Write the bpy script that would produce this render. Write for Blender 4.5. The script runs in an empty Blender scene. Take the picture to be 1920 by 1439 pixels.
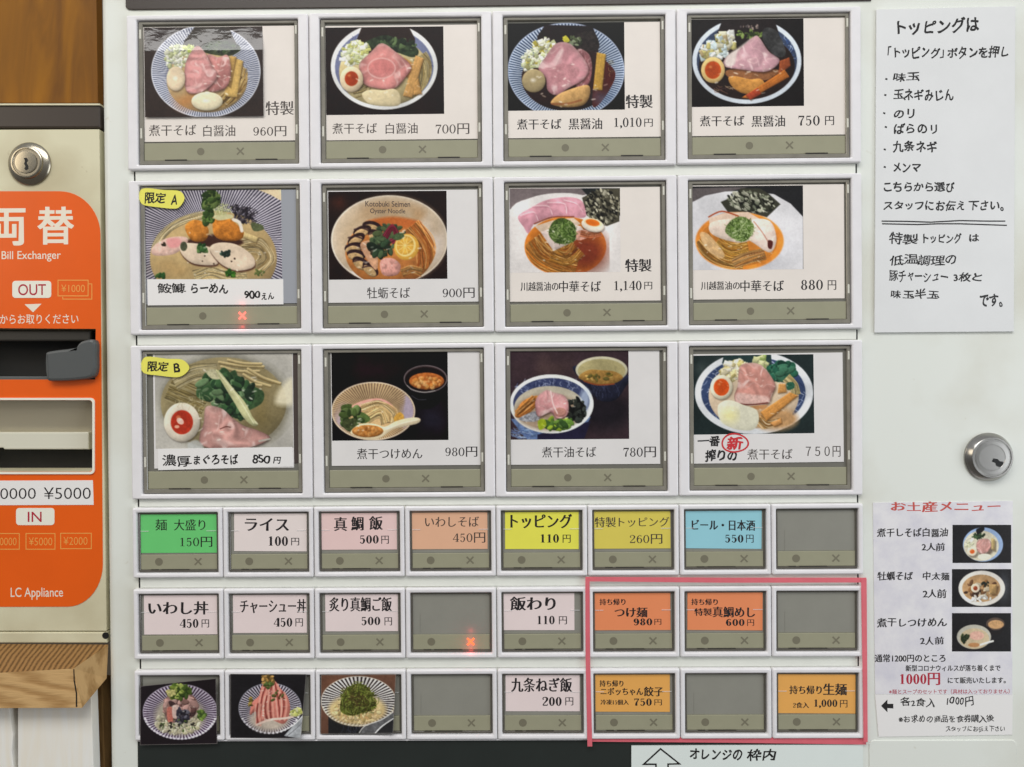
# Ramen shop ticket vending machine with menu buttons, beside a bill exchanger on a wooden beam.
import bpy, math, random
import numpy as np
from mathutils import Vector, Matrix

S = 0.00035                      # metres per panel unit (1 panel unit = about 0.35 mm)
scene = bpy.context.scene
COL = scene.collection

# ------------------------------------------------------------------ camera
F = 1387.0
RM = np.array([[0.99992246, 0.00778333, 0.0097203], [-0.0077065, 0.99993896, -0.00791712], [-0.00978133, 0.0078416, 0.99992141]])
CP = np.array([44.56, 2.21, -1386.69])       # camera in panel axes: right, down, into the panel


def p2w(u, v, d):
    """panel axes (right, down, out of the panel) -> world"""
    return Vector((u * S, -d * S, -v * S))


cam_data = bpy.data.cameras.new('camera')
cam = bpy.data.objects.new('camera', cam_data)
COL.objects.link(cam)
cam_data.sensor_width = 36.0
cam_data.lens = F / 1920.0 * 36.0
cam_data.clip_start = 0.01
cam_data.clip_end = 100
_r, _d, _f = RM[0], RM[1], RM[2]


def dv(a):
    return Vector((a[0], a[2], -a[1]))


cam.matrix_world = Matrix.Translation(p2w(CP[0], CP[1], -CP[2])) @ Matrix((dv(_r), -dv(_d), -dv(_f))).transposed().to_4x4()
scene.camera = cam

# ------------------------------------------------------------------ light and exposure
world = bpy.data.worlds.new('World')
scene.world = world
world.use_nodes = True
wn = world.node_tree
bg = wn.nodes['Background']
_tc = wn.nodes.new('ShaderNodeTexCoord')
_sx = wn.nodes.new('ShaderNodeSeparateXYZ')
_rp = wn.nodes.new('ShaderNodeValToRGB')          # a room: dark floor, mid walls, pale ceiling
_mr = wn.nodes.new('ShaderNodeMapRange')
_mr.inputs[1].default_value, _mr.inputs[2].default_value = -1.0, 1.0
wn.links.new(_tc.outputs['Generated'], _sx.inputs[0])
wn.links.new(_sx.outputs['Z'], _mr.inputs[0])
wn.links.new(_mr.outputs[0], _rp.inputs['Fac'])
_e = _rp.color_ramp.elements
_e[0].position, _e[0].color = 0.30, (0.30, 0.28, 0.26, 1)
_e[1].position, _e[1].color = 0.72, (0.95, 0.97, 1.0, 1)
_m = _e.new(0.52)
_m.color = (0.50, 0.51, 0.52, 1)
wn.links.new(_rp.outputs['Color'], bg.inputs[0])
bg.inputs[1].default_value = 0.42


def area(name, loc, target, sx, sy, power, col):
    l = bpy.data.lights.new(name, 'AREA')
    l.shape = 'RECTANGLE'
    l.size, l.size_y, l.energy, l.color = sx, sy, power, col
    o = bpy.data.objects.new(name, l)
    COL.objects.link(o)
    o.location = loc
    o.rotation_euler = (Vector(target) - Vector(loc)).to_track_quat('-Z', 'Y').to_euler()
    return o


area('ceiling_lamp', (-0.12, -1.12, 1.22), (0.0, 0, -0.16), 1.6, 0.6, 18.0, (1.0, 0.99, 0.97))
area('doorway_light', (1.45, -0.95, -0.15), (0.05, 0, -0.12), 0.8, 1.2, 9.0, (0.90, 0.95, 1.0))
area('shop_lamp', (-1.3, -0.8, 0.5), (-0.2, 0, 0), 0.6, 0.6, 3.0, (1.0, 0.86, 0.66))
scene.view_settings.view_transform = 'Standard'
scene.view_settings.look = 'None'
scene.view_settings.exposure = 0.0
scene.view_settings.gamma = 1.0
scene.view_settings.use_curve_mapping = False

ILL = 0.86    # light level on the panel the measured colours are divided by


def lin(c):
    c = np.asarray(c, dtype=float) / 255.0
    return np.where(c <= 0.04045, c / 12.92, ((c + 0.055) / 1.055) ** 2.4)


def alb(c):
    return np.clip(lin(c) / ILL, 0.004, 0.9)


# ------------------------------------------------------------------ measuring: photo pixel -> point on a plane at depth d
def px(x, y, d=0.0):
    ray = RM.T @ np.array([(x - 960.0) / F, (y - 719.5) / F, 1.0])
    t = (-d - CP[2]) / ray[2]
    q = CP + ray * t
    return q[0], q[1]


def pw(x, y, d):
    u, v = px(x, y, d)
    return p2w(u, v, d)


def pw_many(a, d):
    a = np.asarray(a, dtype=float)
    ray = np.stack([(a[:, 0] - 960.0) / F, (a[:, 1] - 719.5) / F, np.ones(len(a))], 1) @ RM
    t = (-np.asarray(d) - CP[2]) / ray[:, 2]
    q = CP + ray * t[:, None]
    return np.stack([q[:, 0] * S, -np.asarray(d) * S * np.ones(len(a)), -q[:, 1] * S], 1)


# ------------------------------------------------------------------ materials
MATS = {}


def mat(name, rgb, rough=0.5, metal=0.0, spec=0.5, noise=0.0, nscale=40.0, coat=0.0, bump=0.0, bscale=300.0, noise2=None, emit=None, alpha=None):
    if name in MATS:
        return MATS[name]
    m = bpy.data.materials.new(name)
    m.use_nodes = True
    nt = m.node_tree
    b = nt.nodes['Principled BSDF']
    c = alb(rgb)
    b.inputs['Base Color'].default_value = (*c, 1)
    b.inputs['Roughness'].default_value = rough
    b.inputs['Metallic'].default_value = metal
    b.inputs['Specular IOR Level'].default_value = spec
    b.inputs['Coat Weight'].default_value = coat
    b.inputs['Coat Roughness'].default_value = 0.12
    tc = nt.nodes.new('ShaderNodeTexCoord')
    if noise:
        n = nt.nodes.new('ShaderNodeTexNoise')
        n.inputs['Scale'].default_value = nscale
        n.inputs['Detail'].default_value = 5
        n.inputs['Roughness'].default_value = 0.6
        nt.links.new(tc.outputs['Object'], n.inputs['Vector'])
        r = nt.nodes.new('ShaderNodeValToRGB')
        r.color_ramp.elements[0].position = 0.32
        r.color_ramp.elements[1].position = 0.62
        lo = alb(noise2) if noise2 else c * (1 - noise)
        r.color_ramp.elements[0].color = (*lo, 1)
        r.color_ramp.elements[1].color = (*c, 1)
        nt.links.new(n.outputs['Fac'], r.inputs['Fac'])
        nt.links.new(r.outputs['Color'], b.inputs['Base Color'])
    if bump:
        n = nt.nodes.new('ShaderNodeTexNoise')
        n.inputs['Scale'].default_value = bscale
        n.inputs['Detail'].default_value = 3
        nt.links.new(tc.outputs['Object'], n.inputs['Vector'])
        bp = nt.nodes.new('ShaderNodeBump')
        bp.inputs['Strength'].default_value = bump
        bp.inputs['Distance'].default_value = 0.001
        nt.links.new(n.outputs['Fac'], bp.inputs['Height'])
        nt.links.new(bp.outputs['Normal'], b.inputs['Normal'])
    if emit:
        b.inputs['Emission Color'].default_value = (*emit[:3], 1)
        b.inputs['Emission Strength'].default_value = emit[3]
    if alpha is not None:
        b.inputs['Alpha'].default_value = alpha
    MATS[name] = m
    return m


def print_mat(name, rough, coat):
    """a printed photograph: ink colours stored per point of the sheet"""
    m = bpy.data.materials.new(name)
    m.use_nodes = True
    nt = m.node_tree
    b = nt.nodes['Principled BSDF']
    a = nt.nodes.new('ShaderNodeVertexColor')
    a.layer_name = 'ink'
    nt.links.new(a.outputs['Color'], b.inputs['Base Color'])
    b.inputs['Roughness'].default_value = rough
    b.inputs['Specular IOR Level'].default_value = 0.2
    b.inputs['Coat Weight'].default_value = coat
    b.inputs['Coat Roughness'].default_value = 0.1
    return m


M_PRINT = print_mat('photo_print_ink', 0.4, 0.15)
M_GLOSS = print_mat('laminated_photo_ink', 0.35, 1.0)


def crinkle(m, amount):
    """wrinkled clear film over a print: the film's gloss catches the lamps unevenly"""
    nt = m.node_tree
    b = nt.nodes['Principled BSDF']
    tc = nt.nodes.new('ShaderNodeTexCoord')
    mp = nt.nodes.new('ShaderNodeMapping')
    mp.inputs['Scale'].default_value = (60, 60, 130)
    n = nt.nodes.new('ShaderNodeTexNoise')
    n.inputs['Scale'].default_value = 1.0
    n.inputs['Detail'].default_value = 3
    n.inputs['Distortion'].default_value = 1.5
    bp = nt.nodes.new('ShaderNodeBump')
    bp.inputs['Strength'].default_value = 1.0
    bp.inputs['Distance'].default_value = amount
    nt.links.new(tc.outputs['Object'], mp.inputs['Vector'])
    nt.links.new(mp.outputs['Vector'], n.inputs['Vector'])
    nt.links.new(n.outputs['Fac'], bp.inputs['Height'])
    nt.links.new(bp.outputs['Normal'], b.inputs['Coat Normal'])
    b.inputs['Coat Roughness'].default_value = 0.06


crinkle(M_GLOSS, 0.0002)


def wood_mat(name, c1, c2, scale, stretch, rough=0.6, coat=0.0, rot=(0, 0, 0), dist=2.0):
    m = bpy.data.materials.new(name)
    m.use_nodes = True
    nt = m.node_tree
    b = nt.nodes['Principled BSDF']
    tc = nt.nodes.new('ShaderNodeTexCoord')
    mp = nt.nodes.new('ShaderNodeMapping')
    mp.inputs['Scale'].default_value = stretch
    mp.inputs['Rotation'].default_value = rot
    n = nt.nodes.new('ShaderNodeTexNoise')
    n.inputs['Scale'].default_value = scale
    n.inputs['Detail'].default_value = 7
    n.inputs['Distortion'].default_value = dist
    r = nt.nodes.new('ShaderNodeValToRGB')
    r.color_ramp.elements[0].position = 0.3
    r.color_ramp.elements[1].position = 0.68
    r.color_ramp.elements[0].color = (*alb(c1), 1)
    r.color_ramp.elements[1].color = (*alb(c2), 1)
    nt.links.new(tc.outputs['Object'], mp.inputs['Vector'])
    nt.links.new(mp.outputs['Vector'], n.inputs['Vector'])
    nt.links.new(n.outputs['Fac'], r.inputs['Fac'])
    nt.links.new(r.outputs['Color'], b.inputs['Base Color'])
    bp = nt.nodes.new('ShaderNodeBump')
    bp.inputs['Strength'].default_value = 0.25
    bp.inputs['Distance'].default_value = 0.0006
    nt.links.new(n.outputs['Fac'], bp.inputs['Height'])
    nt.links.new(bp.outputs['Normal'], b.inputs['Normal'])
    b.inputs['Roughness'].default_value = rough
    b.inputs['Specular IOR Level'].default_value = 0.25
    b.inputs['Coat Weight'].default_value = coat
    return m


def paint_mat(name, rgb, dirt, rough):
    """painted steel with faint grime, scuffs and fingermarks"""
    m = bpy.data.materials.new(name)
    m.use_nodes = True
    nt = m.node_tree
    L = nt.links
    b = nt.nodes['Principled BSDF']
    tc = nt.nodes.new('ShaderNodeTexCoord')
    n1 = nt.nodes.new('ShaderNodeTexNoise')
    n1.inputs['Scale'].default_value = 9
    n1.inputs['Detail'].default_value = 6
    n2 = nt.nodes.new('ShaderNodeTexNoise')
    n2.inputs['Scale'].default_value = 120
    n2.inputs['Detail'].default_value = 2
    L.new(tc.outputs['Object'], n1.inputs['Vector'])
    L.new(tc.outputs['Object'], n2.inputs['Vector'])
    r1 = nt.nodes.new('ShaderNodeMapRange')
    r1.inputs[1].default_value, r1.inputs[2].default_value = 0.46, 0.74
    r1.inputs[4].default_value = 0.7
    L.new(n1.outputs['Fac'], r1.inputs[0])
    r2 = nt.nodes.new('ShaderNodeMapRange')
    r2.inputs[1].default_value, r2.inputs[2].default_value = 0.70, 0.78
    r2.inputs[4].default_value = 0.5
    L.new(n2.outputs['Fac'], r2.inputs[0])
    mx = nt.nodes.new('ShaderNodeMath')
    mx.operation = 'MAXIMUM'
    L.new(r1.outputs[0], mx.inputs[0])
    L.new(r2.outputs[0], mx.inputs[1])
    mc = nt.nodes.new('ShaderNodeMix')
    mc.data_type = 'RGBA'
    mc.inputs[6].default_value = (*alb(rgb), 1)
    mc.inputs[7].default_value = (*alb(dirt), 1)
    L.new(mx.outputs[0], mc.inputs[0])
    L.new(mc.outputs[2], b.inputs['Base Color'])
    b.inputs['Roughness'].default_value = rough
    MATS[name] = m
    return m


# ------------------------------------------------------------------ objects
def link(name, me, m, parent=None):
    o = bpy.data.objects.new(name, me)
    COL.objects.link(o)
    if m is not None:
        for mm in (m if isinstance(m, (list, tuple)) else [m]):
            me.materials.append(mm)
    if parent is not None:
        o.parent = parent
        o.matrix_parent_inverse = parent.matrix_world.inverted()
    return o


def thing(name, label, cat, loc=(0, 0, 0), group=None):
    o = bpy.data.objects.new(name, None)
    COL.objects.link(o)
    o.empty_display_size = 0.01
    o.matrix_world = Matrix.Translation(Vector(loc))
    o['label'], o['category'] = label, cat
    if group:
        o['group'] = group
    return o


def mesh(name, verts, faces, smooth=False):
    me = bpy.data.meshes.new(name)
    me.from_pydata([tuple(v) for v in verts], [], faces)
    if smooth:
        for p in me.polygons:
            p.use_smooth = True
    me.update()
    return me


class MB:
    """collects convex pieces into one mesh; coordinates are panel units (u right, v down, d out)"""

    def __init__(self):
        self.v, self.f = [], []

    def add(self, vs, fs):
        n = len(self.v)
        self.v += vs
        self.f += [tuple(i + n for i in f) for f in fs]

    def loops(self, loops, cap0=True, cap1=True):
        """skin a list of equal-length closed loops of (u,v,d)"""
        n = len(loops[0])
        vs = [p for lp in loops for p in lp]
        fs = []
        for k in range(len(loops) - 1):
            for i in range(n):
                j = (i + 1) % n
                fs.append((k * n + i, k * n + j, (k + 1) * n + j, (k + 1) * n + i))
        if cap0:
            fs.append(tuple(range(n)))
        if cap1:
            fs.append(tuple(reversed(range((len(loops) - 1) * n, len(loops) * n))))
        self.add(vs, fs)

    def box(self, u0, v0, u1, v1, d0, d1, bev=0.0, r=0.0):
        lp = lambda i, d: [(a, b, d) for a, b in rrect(u0 + i, v0 + i, u1 - i, v1 - i, max(r - i, 0))]
        L = [lp(0, d0), lp(0, d1 - bev)] if bev else [lp(0, d0), lp(0, d1)]
        if bev:
            L += [lp(bev * .3, d1 - bev * .3), lp(bev, d1)]
        self.loops(L)

    def done(self, name, m, parent=None, smooth=False, recalc=True):
        me = mesh(name, [p2w(*p) for p in self.v], self.f, smooth)
        if recalc:
            import bmesh
            bm = bmesh.new()
            bm.from_mesh(me)
            bmesh.ops.recalc_face_normals(bm, faces=bm.faces)
            bm.to_mesh(me)
            bm.free()
        return link(name, me, m, parent)


def rrect(u0, v0, u1, v1, r, n=6):
    if r <= 0:
        return [(u0, v0), (u1, v0), (u1, v1), (u0, v1)]
    out = []
    for cx, cy, a0 in ((u1 - r, v0 + r, -90), (u1 - r, v1 - r, 0), (u0 + r, v1 - r, 90), (u0 + r, v0 + r, 180)):
        for k in range(n + 1):
            a = math.radians(a0 + 90.0 * k / n)
            out.append((cx + r * math.cos(a), cy + r * math.sin(a)))
    return out


def disc(cu, cv, r, d, n=40):
    return [(cu + r * math.cos(2 * math.pi * k / n), cv + r * math.sin(2 * math.pi * k / n), d) for k in range(n)]


def ppoly(pts, d):
    """photo pixels -> panel (u, v, d) on the plane at depth d"""
    return [(*px(x, y, d), d) for x, y in pts]


def slab(name, pts, d0, d1, m, parent=None):
    """a flat sheet with thickness, its front outline measured in the photo"""
    b = MB()
    top = ppoly(pts, d1)
    b.loops([[(u, v, d0) for u, v, _ in top], top])
    return b.done(name, m, parent)


# ------------------------------------------------------------------ lettering
def spline(pts, n=6, closed=True):
    p = np.array(pts, float)
    out = []
    N = len(p)
    rng = range(N if closed else N - 1)
    for i in rng:
        a, b, c, d = (p[(i + k) % N] if closed else p[min(max(i + k, 0), N - 1)] for k in (-1, 0, 1, 2))
        for j in range(n):
            t = j / n
            out.append(0.5 * ((2 * b) + (c - a) * t + (2 * a - 5 * b + 4 * c - d) * t * t + (3 * b - a - 3 * c + d) * t ** 3))
    if not closed:
        out.append(p[-1])
    return np.array(out)


_fc = {}


def outlines(s):
    """closed outlines of a line of text, grouped per character"""
    if s in _fc:
        return _fc[s]
    c = bpy.data.curves.new('t', 'FONT')
    c.body = s
    o = bpy.data.objects.new('t', c)
    COL.objects.link(o)
    dg = bpy.context.evaluated_depsgraph_get()
    k = o.to_curve(dg)
    out = []
    for sp in k.splines:
        bp = sp.bezier_points
        pts = []
        n = len(bp)
        for i in range(n):
            a, b = bp[i], bp[(i + 1) % n]
            p0, p1, p2, p3 = a.co, a.handle_right, b.handle_left, b.co
            ln = (p3 - p0).length
            cv = abs((p1 - p0).cross(p3 - p0).z) + abs((p2 - p0).cross(p3 - p0).z)
            q = 1 if cv < 1e-4 * max(ln, 1e-6) else (3 if ln < 0.12 else 5)
            for j in range(q):
                t = j / q
                pts.append(((1 - t) ** 3 * p0 + 3 * (1 - t) ** 2 * t * p1 + 3 * (1 - t) * t * t * p2 + t ** 3 * p3)[:2])
        a = np.array(pts)
        keep = np.linalg.norm(a - np.roll(a, 1, 0), axis=1) > 1e-4
        a = a[keep]
        if len(a) > 2:
            out.append((sp.character_index, a))
    o.to_curve_clear()
    bpy.data.objects.remove(o)
    bpy.data.curves.remove(c)
    _fc[s] = out
    return out


STY = {  # sideways and upright change of stroke weight (in ems), hand wobble
    'min': (0.010, -0.007, 0), 'minm': (0.022, -0.005, 0), 'minb': (0.040, 0.003, 0), 'goth': (0.006, 0.006, 0), 'gothb': (0.030, 0.020, 0),
    'hand': (0.030, 0.030, 0.05), 'handb': (0.04, 0.04, 0.05), 'brush': (0.034, 0.012, 0.03), 'gothl': (-0.008, -0.010, 0), 'pen': (0.018, 0.018, 0.06)}


def _vs(pts, k=1.0):
    """pen stroke of changing width as one outline; points are (x, y, width)"""
    q = spline(pts, 6, False)
    t = np.gradient(q[:, :2], axis=0)
    t /= np.linalg.norm(t, axis=1)[:, None] + 1e-9
    n = np.stack([-t[:, 1], t[:, 0]], 1) * (np.maximum(q[:, 2:3] * k, .055) / 2)
    return np.concatenate([q[:, :2] - n, (q[:, :2] + n)[::-1]])


def _ov(cx, cy, rx, ry, tx, ty):
    t = np.linspace(0, 2 * math.pi, 30, endpoint=False)
    o = np.stack([cx + rx * np.cos(t), cy + ry * np.sin(t)], 1)
    i = np.stack([cx + (rx - tx) * np.cos(t), cy + (ry - ty) * np.sin(t)], 1)
    return [o, i[::-1]]


def _rc(x0, y0, x1, y1):
    return np.array([(x0, y0), (x1, y0), (x1, y1), (x0, y1)], float)


def _bl(x, y, r):
    t = np.linspace(0, 2 * math.pi, 14, endpoint=False)
    return np.stack([x + r * np.cos(t), y + r * np.sin(t) * .75], 1)


def numeral(c, k):
    """book-face numerals with thick and thin strokes, in a 0.56 x 1 box"""
    T = .115 * k
    if c == '0':
        return _ov(.28, .5, .28, .51, T, .058)
    if c == '1':
        return [_rc(.28 - T / 2, 0, .28 + T / 2, 1), _rc(.08, 0, .48, .042), np.array([(.09, .84), (.28, .90), (.28, 1.0), (.24, .99), (.09, .885)])]
    if c == '2':
        return [_vs([(.05, .76, .05), (.10, .92, .05), (.26, .98, .05), (.44, .88, .10), (.46, .70, .115), (.34, .48, .08), (.16, .26, .05), (.05, .07, .05)], k), _bl(.10, .74, .07), np.array([(.03, 0), (.50, 0), (.54, .24), (.50, .24), (.45, .11), (.06, .12)])]
    if c == '3':
        return [_vs([(.06, .80, .05), (.16, .96, .05), (.34, .96, .06), (.44, .78, .115), (.38, .58, .07), (.20, .53, .04)], k), _vs([(.20, .53, .04), (.42, .46, .08), (.48, .26, .12), (.36, .04, .06), (.18, .02, .05), (.05, .16, .05)], k), _bl(.10, .80, .06), _bl(.10, .18, .06)]
    if c == '4':
        return [_rc(.34, 0, .34 + T, 1), np.array([(.0, .30), (.34, .99), (.40, .99), (.05, .30)])[::-1] if False else np.array([(0, .26), (.06, .26), (.40, .99), (.35, .99)]), _rc(0, .25, .56, .31), _rc(.24, 0, .55, .04)]
    if c == '5':
        return [_vs([(.10, .94, .05), (.10, .72, .045), (.10, .52, .045)], 1), np.array([(.09, .88), (.46, .88), (.49, 1.0), (.09, 1.0)]), _vs([(.10, .54, .04), (.24, .62, .05), (.42, .54, .10), (.47, .32, .125), (.38, .08, .08), (.22, .01, .045), (.06, .12, .04)], k), _bl(.10, .15, .07)]
    if c == '6':
        return _ov(.28, .32, .26, .33, T, .058) + [_vs([(.45, .90, .05), (.32, .97, .05), (.16, .84, .09), (.075, .56, .115), (.08, .30, .11)], k), _bl(.44, .87, .06)]
    if c == '7':
        return [np.array([(.04, .86), (.52, .86), (.52, 1.0), (.04, 1.0)]), np.array([(.03, .72), (.065, .72), (.09, .88), (.04, .90)]), _vs([(.50, .90, .05), (.34, .60, .07), (.26, .30, .11), (.25, .0, .125)], k)]
    if c == '8':
        return _ov(.28, .75, .22, .26, T * .85, .055) + _ov(.28, .27, .26, .28, T, .058)
    if c == '9':
        return _ov(.28, .68, .26, .33, T, .058) + [_vs([(.11, .10, .05), (.24, .03, .05), (.40, .16, .09), (.485, .44, .115), (.48, .70, .11)], k), _bl(.12, .13, .06)]
    return None


def contours(s, box, sty, slope=-0.006, seed=0):
    """outlines of text fitted to a box of photo pixels (x0, y0, x1, y1)"""
    a, b, wob = STY[sty]
    rnd = random.Random(seed * 77 + len(s) * 13 + ord(s[0]))
    raw = outlines(s)
    chars = {}
    for ci, p in raw:
        chars.setdefault(ci, []).append(p)
    res = []
    own = []
    ph = [rnd.uniform(0, 6.28) for _ in range(6)]
    for ci, cs in chars.items():
        ar = [0.5 * np.sum(p[:, 0] * np.roll(p[:, 1], -1) - np.roll(p[:, 0], -1) * p[:, 1]) for p in cs]
        sgn = 1.0 if ar[int(np.argmax(np.abs(ar)))] > 0 else -1.0
        allp = np.concatenate(cs)
        c0 = (allp.min(0) + allp.max(0)) / 2
        rot = rnd.gauss(0, wob * 0.9)
        scl = 1 + rnd.gauss(0, wob * 1.3)
        scl2 = 1 + rnd.gauss(0, wob * 1.3)
        off = (rnd.gauss(0, wob * 0.3), rnd.gauss(0, wob * 0.7))
        sh = (0.03 if wob else 0) + rnd.gauss(0, wob)
        if sty.startswith('min') and s[ci:ci + 1] in '0123456789':
            b0, b1 = allp.min(0), allp.max(0)
            g = numeral(s[ci], {'min': 1.05, 'minm': 1.3, 'minb': 1.75}[sty])
            w = (b1[0] - b0[0]) if s[ci] != '1' else (b1[1] - b0[1]) * .62
            xc = (b0[0] + b1[0]) / 2
            for q in g:
                ar_ = 0.5 * np.sum(q[:, 0] * np.roll(q[:, 1], -1) - np.roll(q[:, 0], -1) * q[:, 1])
                res.append(np.stack([xc + (q[:, 0] / .56 - .5) * w, b0[1] + q[:, 1] * (b1[1] - b0[1])], 1))
                own.append(ci)
            continue
        for p in cs:
            e1 = p - np.roll(p, 1, 0)
            e2 = np.roll(p, -1, 0) - p
            e1 = e1 / (np.linalg.norm(e1, axis=1)[:, None] + 1e-9)
            e2 = e2 / (np.linalg.norm(e2, axis=1)[:, None] + 1e-9)
            t = e1 + e2
            ln = np.linalg.norm(t, axis=1)[:, None]
            t = np.where(ln > 0.2, t / (ln + 1e-9), e2)
            nrm = np.stack([t[:, 1], -t[:, 0]], 1) * sgn
            q = p + nrm * np.array([a, b])
            if wob:
                r = q - c0
                r = r * [scl, scl2]
                r = np.stack([r[:, 0] + sh * r[:, 1], r[:, 1] + 0.04 * r[:, 0]], 1)
                r = np.stack([r[:, 0] * math.cos(rot) - r[:, 1] * math.sin(rot), r[:, 0] * math.sin(rot) + r[:, 1] * math.cos(rot)], 1)
                r[:, 0] += wob * 0.55 * np.sin(5.3 * r[:, 1] + ph[0] + ci) + wob * .3 * np.sin(11 * r[:, 1] + ph[1])
                r[:, 1] += wob * 0.55 * np.sin(4.7 * r[:, 0] + ph[2] + 2 * ci) + wob * .3 * np.sin(10 * r[:, 0] + ph[3])
                q = c0 + r + off
            res.append(q)
            own.append(ci)
    al = np.concatenate(res)
    mn, mx = al.min(0), al.max(0)
    x0, y0, x1, y1 = box
    out = {}
    for oi, q in zip(own, res):
        X = x0 + (q[:, 0] - mn[0]) / max(mx[0] - mn[0], 1e-6) * (x1 - x0)
        Y = y1 - (q[:, 1] - mn[1]) / max(mx[1] - mn[1], 1e-6) * (y1 - y0) + slope * (X - (x0 + x1) / 2)
        out.setdefault(oi, []).append(np.stack([X, Y], 1))
    return [('nz', g) for g in out.values()]


def winding(pts, c):
    """winding number and crossing parity of points about a closed outline"""
    x, y = pts[:, 0][:, None], pts[:, 1][:, None]
    ax, ay = c[:, 0][None], c[:, 1][None]
    bx, by = np.roll(c[:, 0], -1)[None], np.roll(c[:, 1], -1)[None]
    lf = (bx - ax) * (y - ay) - (x - ax) * (by - ay)
    up = (ay <= y) & (by > y) & (lf > 0)
    dn = (ay > y) & (by <= y) & (lf < 0)
    return up.sum(1) - dn.sum(1)


def fill_contours(groups, d):
    """flat filled mesh of outlines given in photo pixels, lying at depth d; a group is ('nz' or 'eo', outlines)"""
    from mathutils.geometry import delaunay_2d_cdt
    V, Fc = [], []
    for mode, cons in groups:
        vs, es = [], []
        for q in cons:
            k, n = len(vs), len(q)
            vs += [Vector((float(a), float(-b))) for a, b in q]
            es += [(k + i, k + (i + 1) % n) for i in range(n)]
        ov, oe, of, *_ = delaunay_2d_cdt(vs, es, [], 0, 1e-5)
        if not of:
            continue
        P = np.array([(v.x, -v.y) for v in ov])
        T = np.array([f[:3] for f in of])
        cen = P[T].mean(1)
        w = sum(winding(cen, np.asarray(q)) for q in cons) if mode == 'nz' else sum(np.abs(winding(cen, np.asarray(q))) for q in cons) % 2
        k = len(V)
        keep = T[w != 0]
        V += list(P)
        Fc += [tuple(int(i) + k for i in t) for t in keep]
    co = pw_many(np.array(V), np.full(len(V), d))
    me = mesh('fill', co, Fc)
    if me.polygons and sum(p.normal.y for p in me.polygons) > 0:
        me.flip_normals()
    return me


def lettering(lines, d, m, parent, name='lettering', extra=()):
    """one mesh of printed writing; lines = (text, box, style[, slope])"""
    cons = list(extra)
    for i, l in enumerate(lines):
        cons += contours(l[0], l[1], l[2], l[3] if len(l) > 3 else SLOPE[0], i)
    return link(name, fill_contours(cons, d), m, parent)


SLOPE = [-0.008]


def ring_c(cx, cy, rx, ry, w, n=28):
    t = np.linspace(0, 2 * math.pi, n, endpoint=False)
    wob = 1 + 0.03 * np.sin(3 * t + 1)
    return [('eo', [np.stack([cx + rx * wob * np.cos(t), cy + ry * wob * np.sin(t)], 1), np.stack([cx + (rx - w) * wob * np.cos(t), cy + (ry - w) * wob * np.sin(t)], 1)])]


def stroke_c(pts, w):
    """outline of a pen stroke through the points"""
    p = np.array(pts, float)
    t = np.gradient(p, axis=0)
    t /= np.linalg.norm(t, axis=1)[:, None] + 1e-9
    n = np.stack([-t[:, 1], t[:, 0]], 1) * w / 2
    return [('nz', [np.concatenate([p + n, (p - n)[::-1]])])]


def frame_c(x0, y0, x1, y1, w):
    return [('eo', [np.array([(x0, y0), (x1, y0), (x1, y1), (x0, y1)], float), np.array([(x0 + w, y0 + w), (x1 - w, y0 + w), (x1 - w, y1 - w), (x0 + w, y1 - w)], float)])]

# ------------------------------------------------------------------ printing press: colours of a printed photograph, point by point
_rt = np.random.RandomState(5).rand(16, 128, 128)


def vnoise(X, Y, seed=0):
    T = _rt[seed % 16]
    X = X + 31.7 * seed
    Y = Y + 17.3 * seed
    xi, yi = np.floor(X).astype(int), np.floor(Y).astype(int)
    fx, fy = X - xi, Y - yi
    fx, fy = fx * fx * (3 - 2 * fx), fy * fy * (3 - 2 * fy)
    g = lambda a, b: T[(yi + b) % 128, (xi + a) % 128]
    return (g(0, 0) * (1 - fx) + g(1, 0) * fx) * (1 - fy) + (g(0, 1) * (1 - fx) + g(1, 1) * fx) * fy


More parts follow.
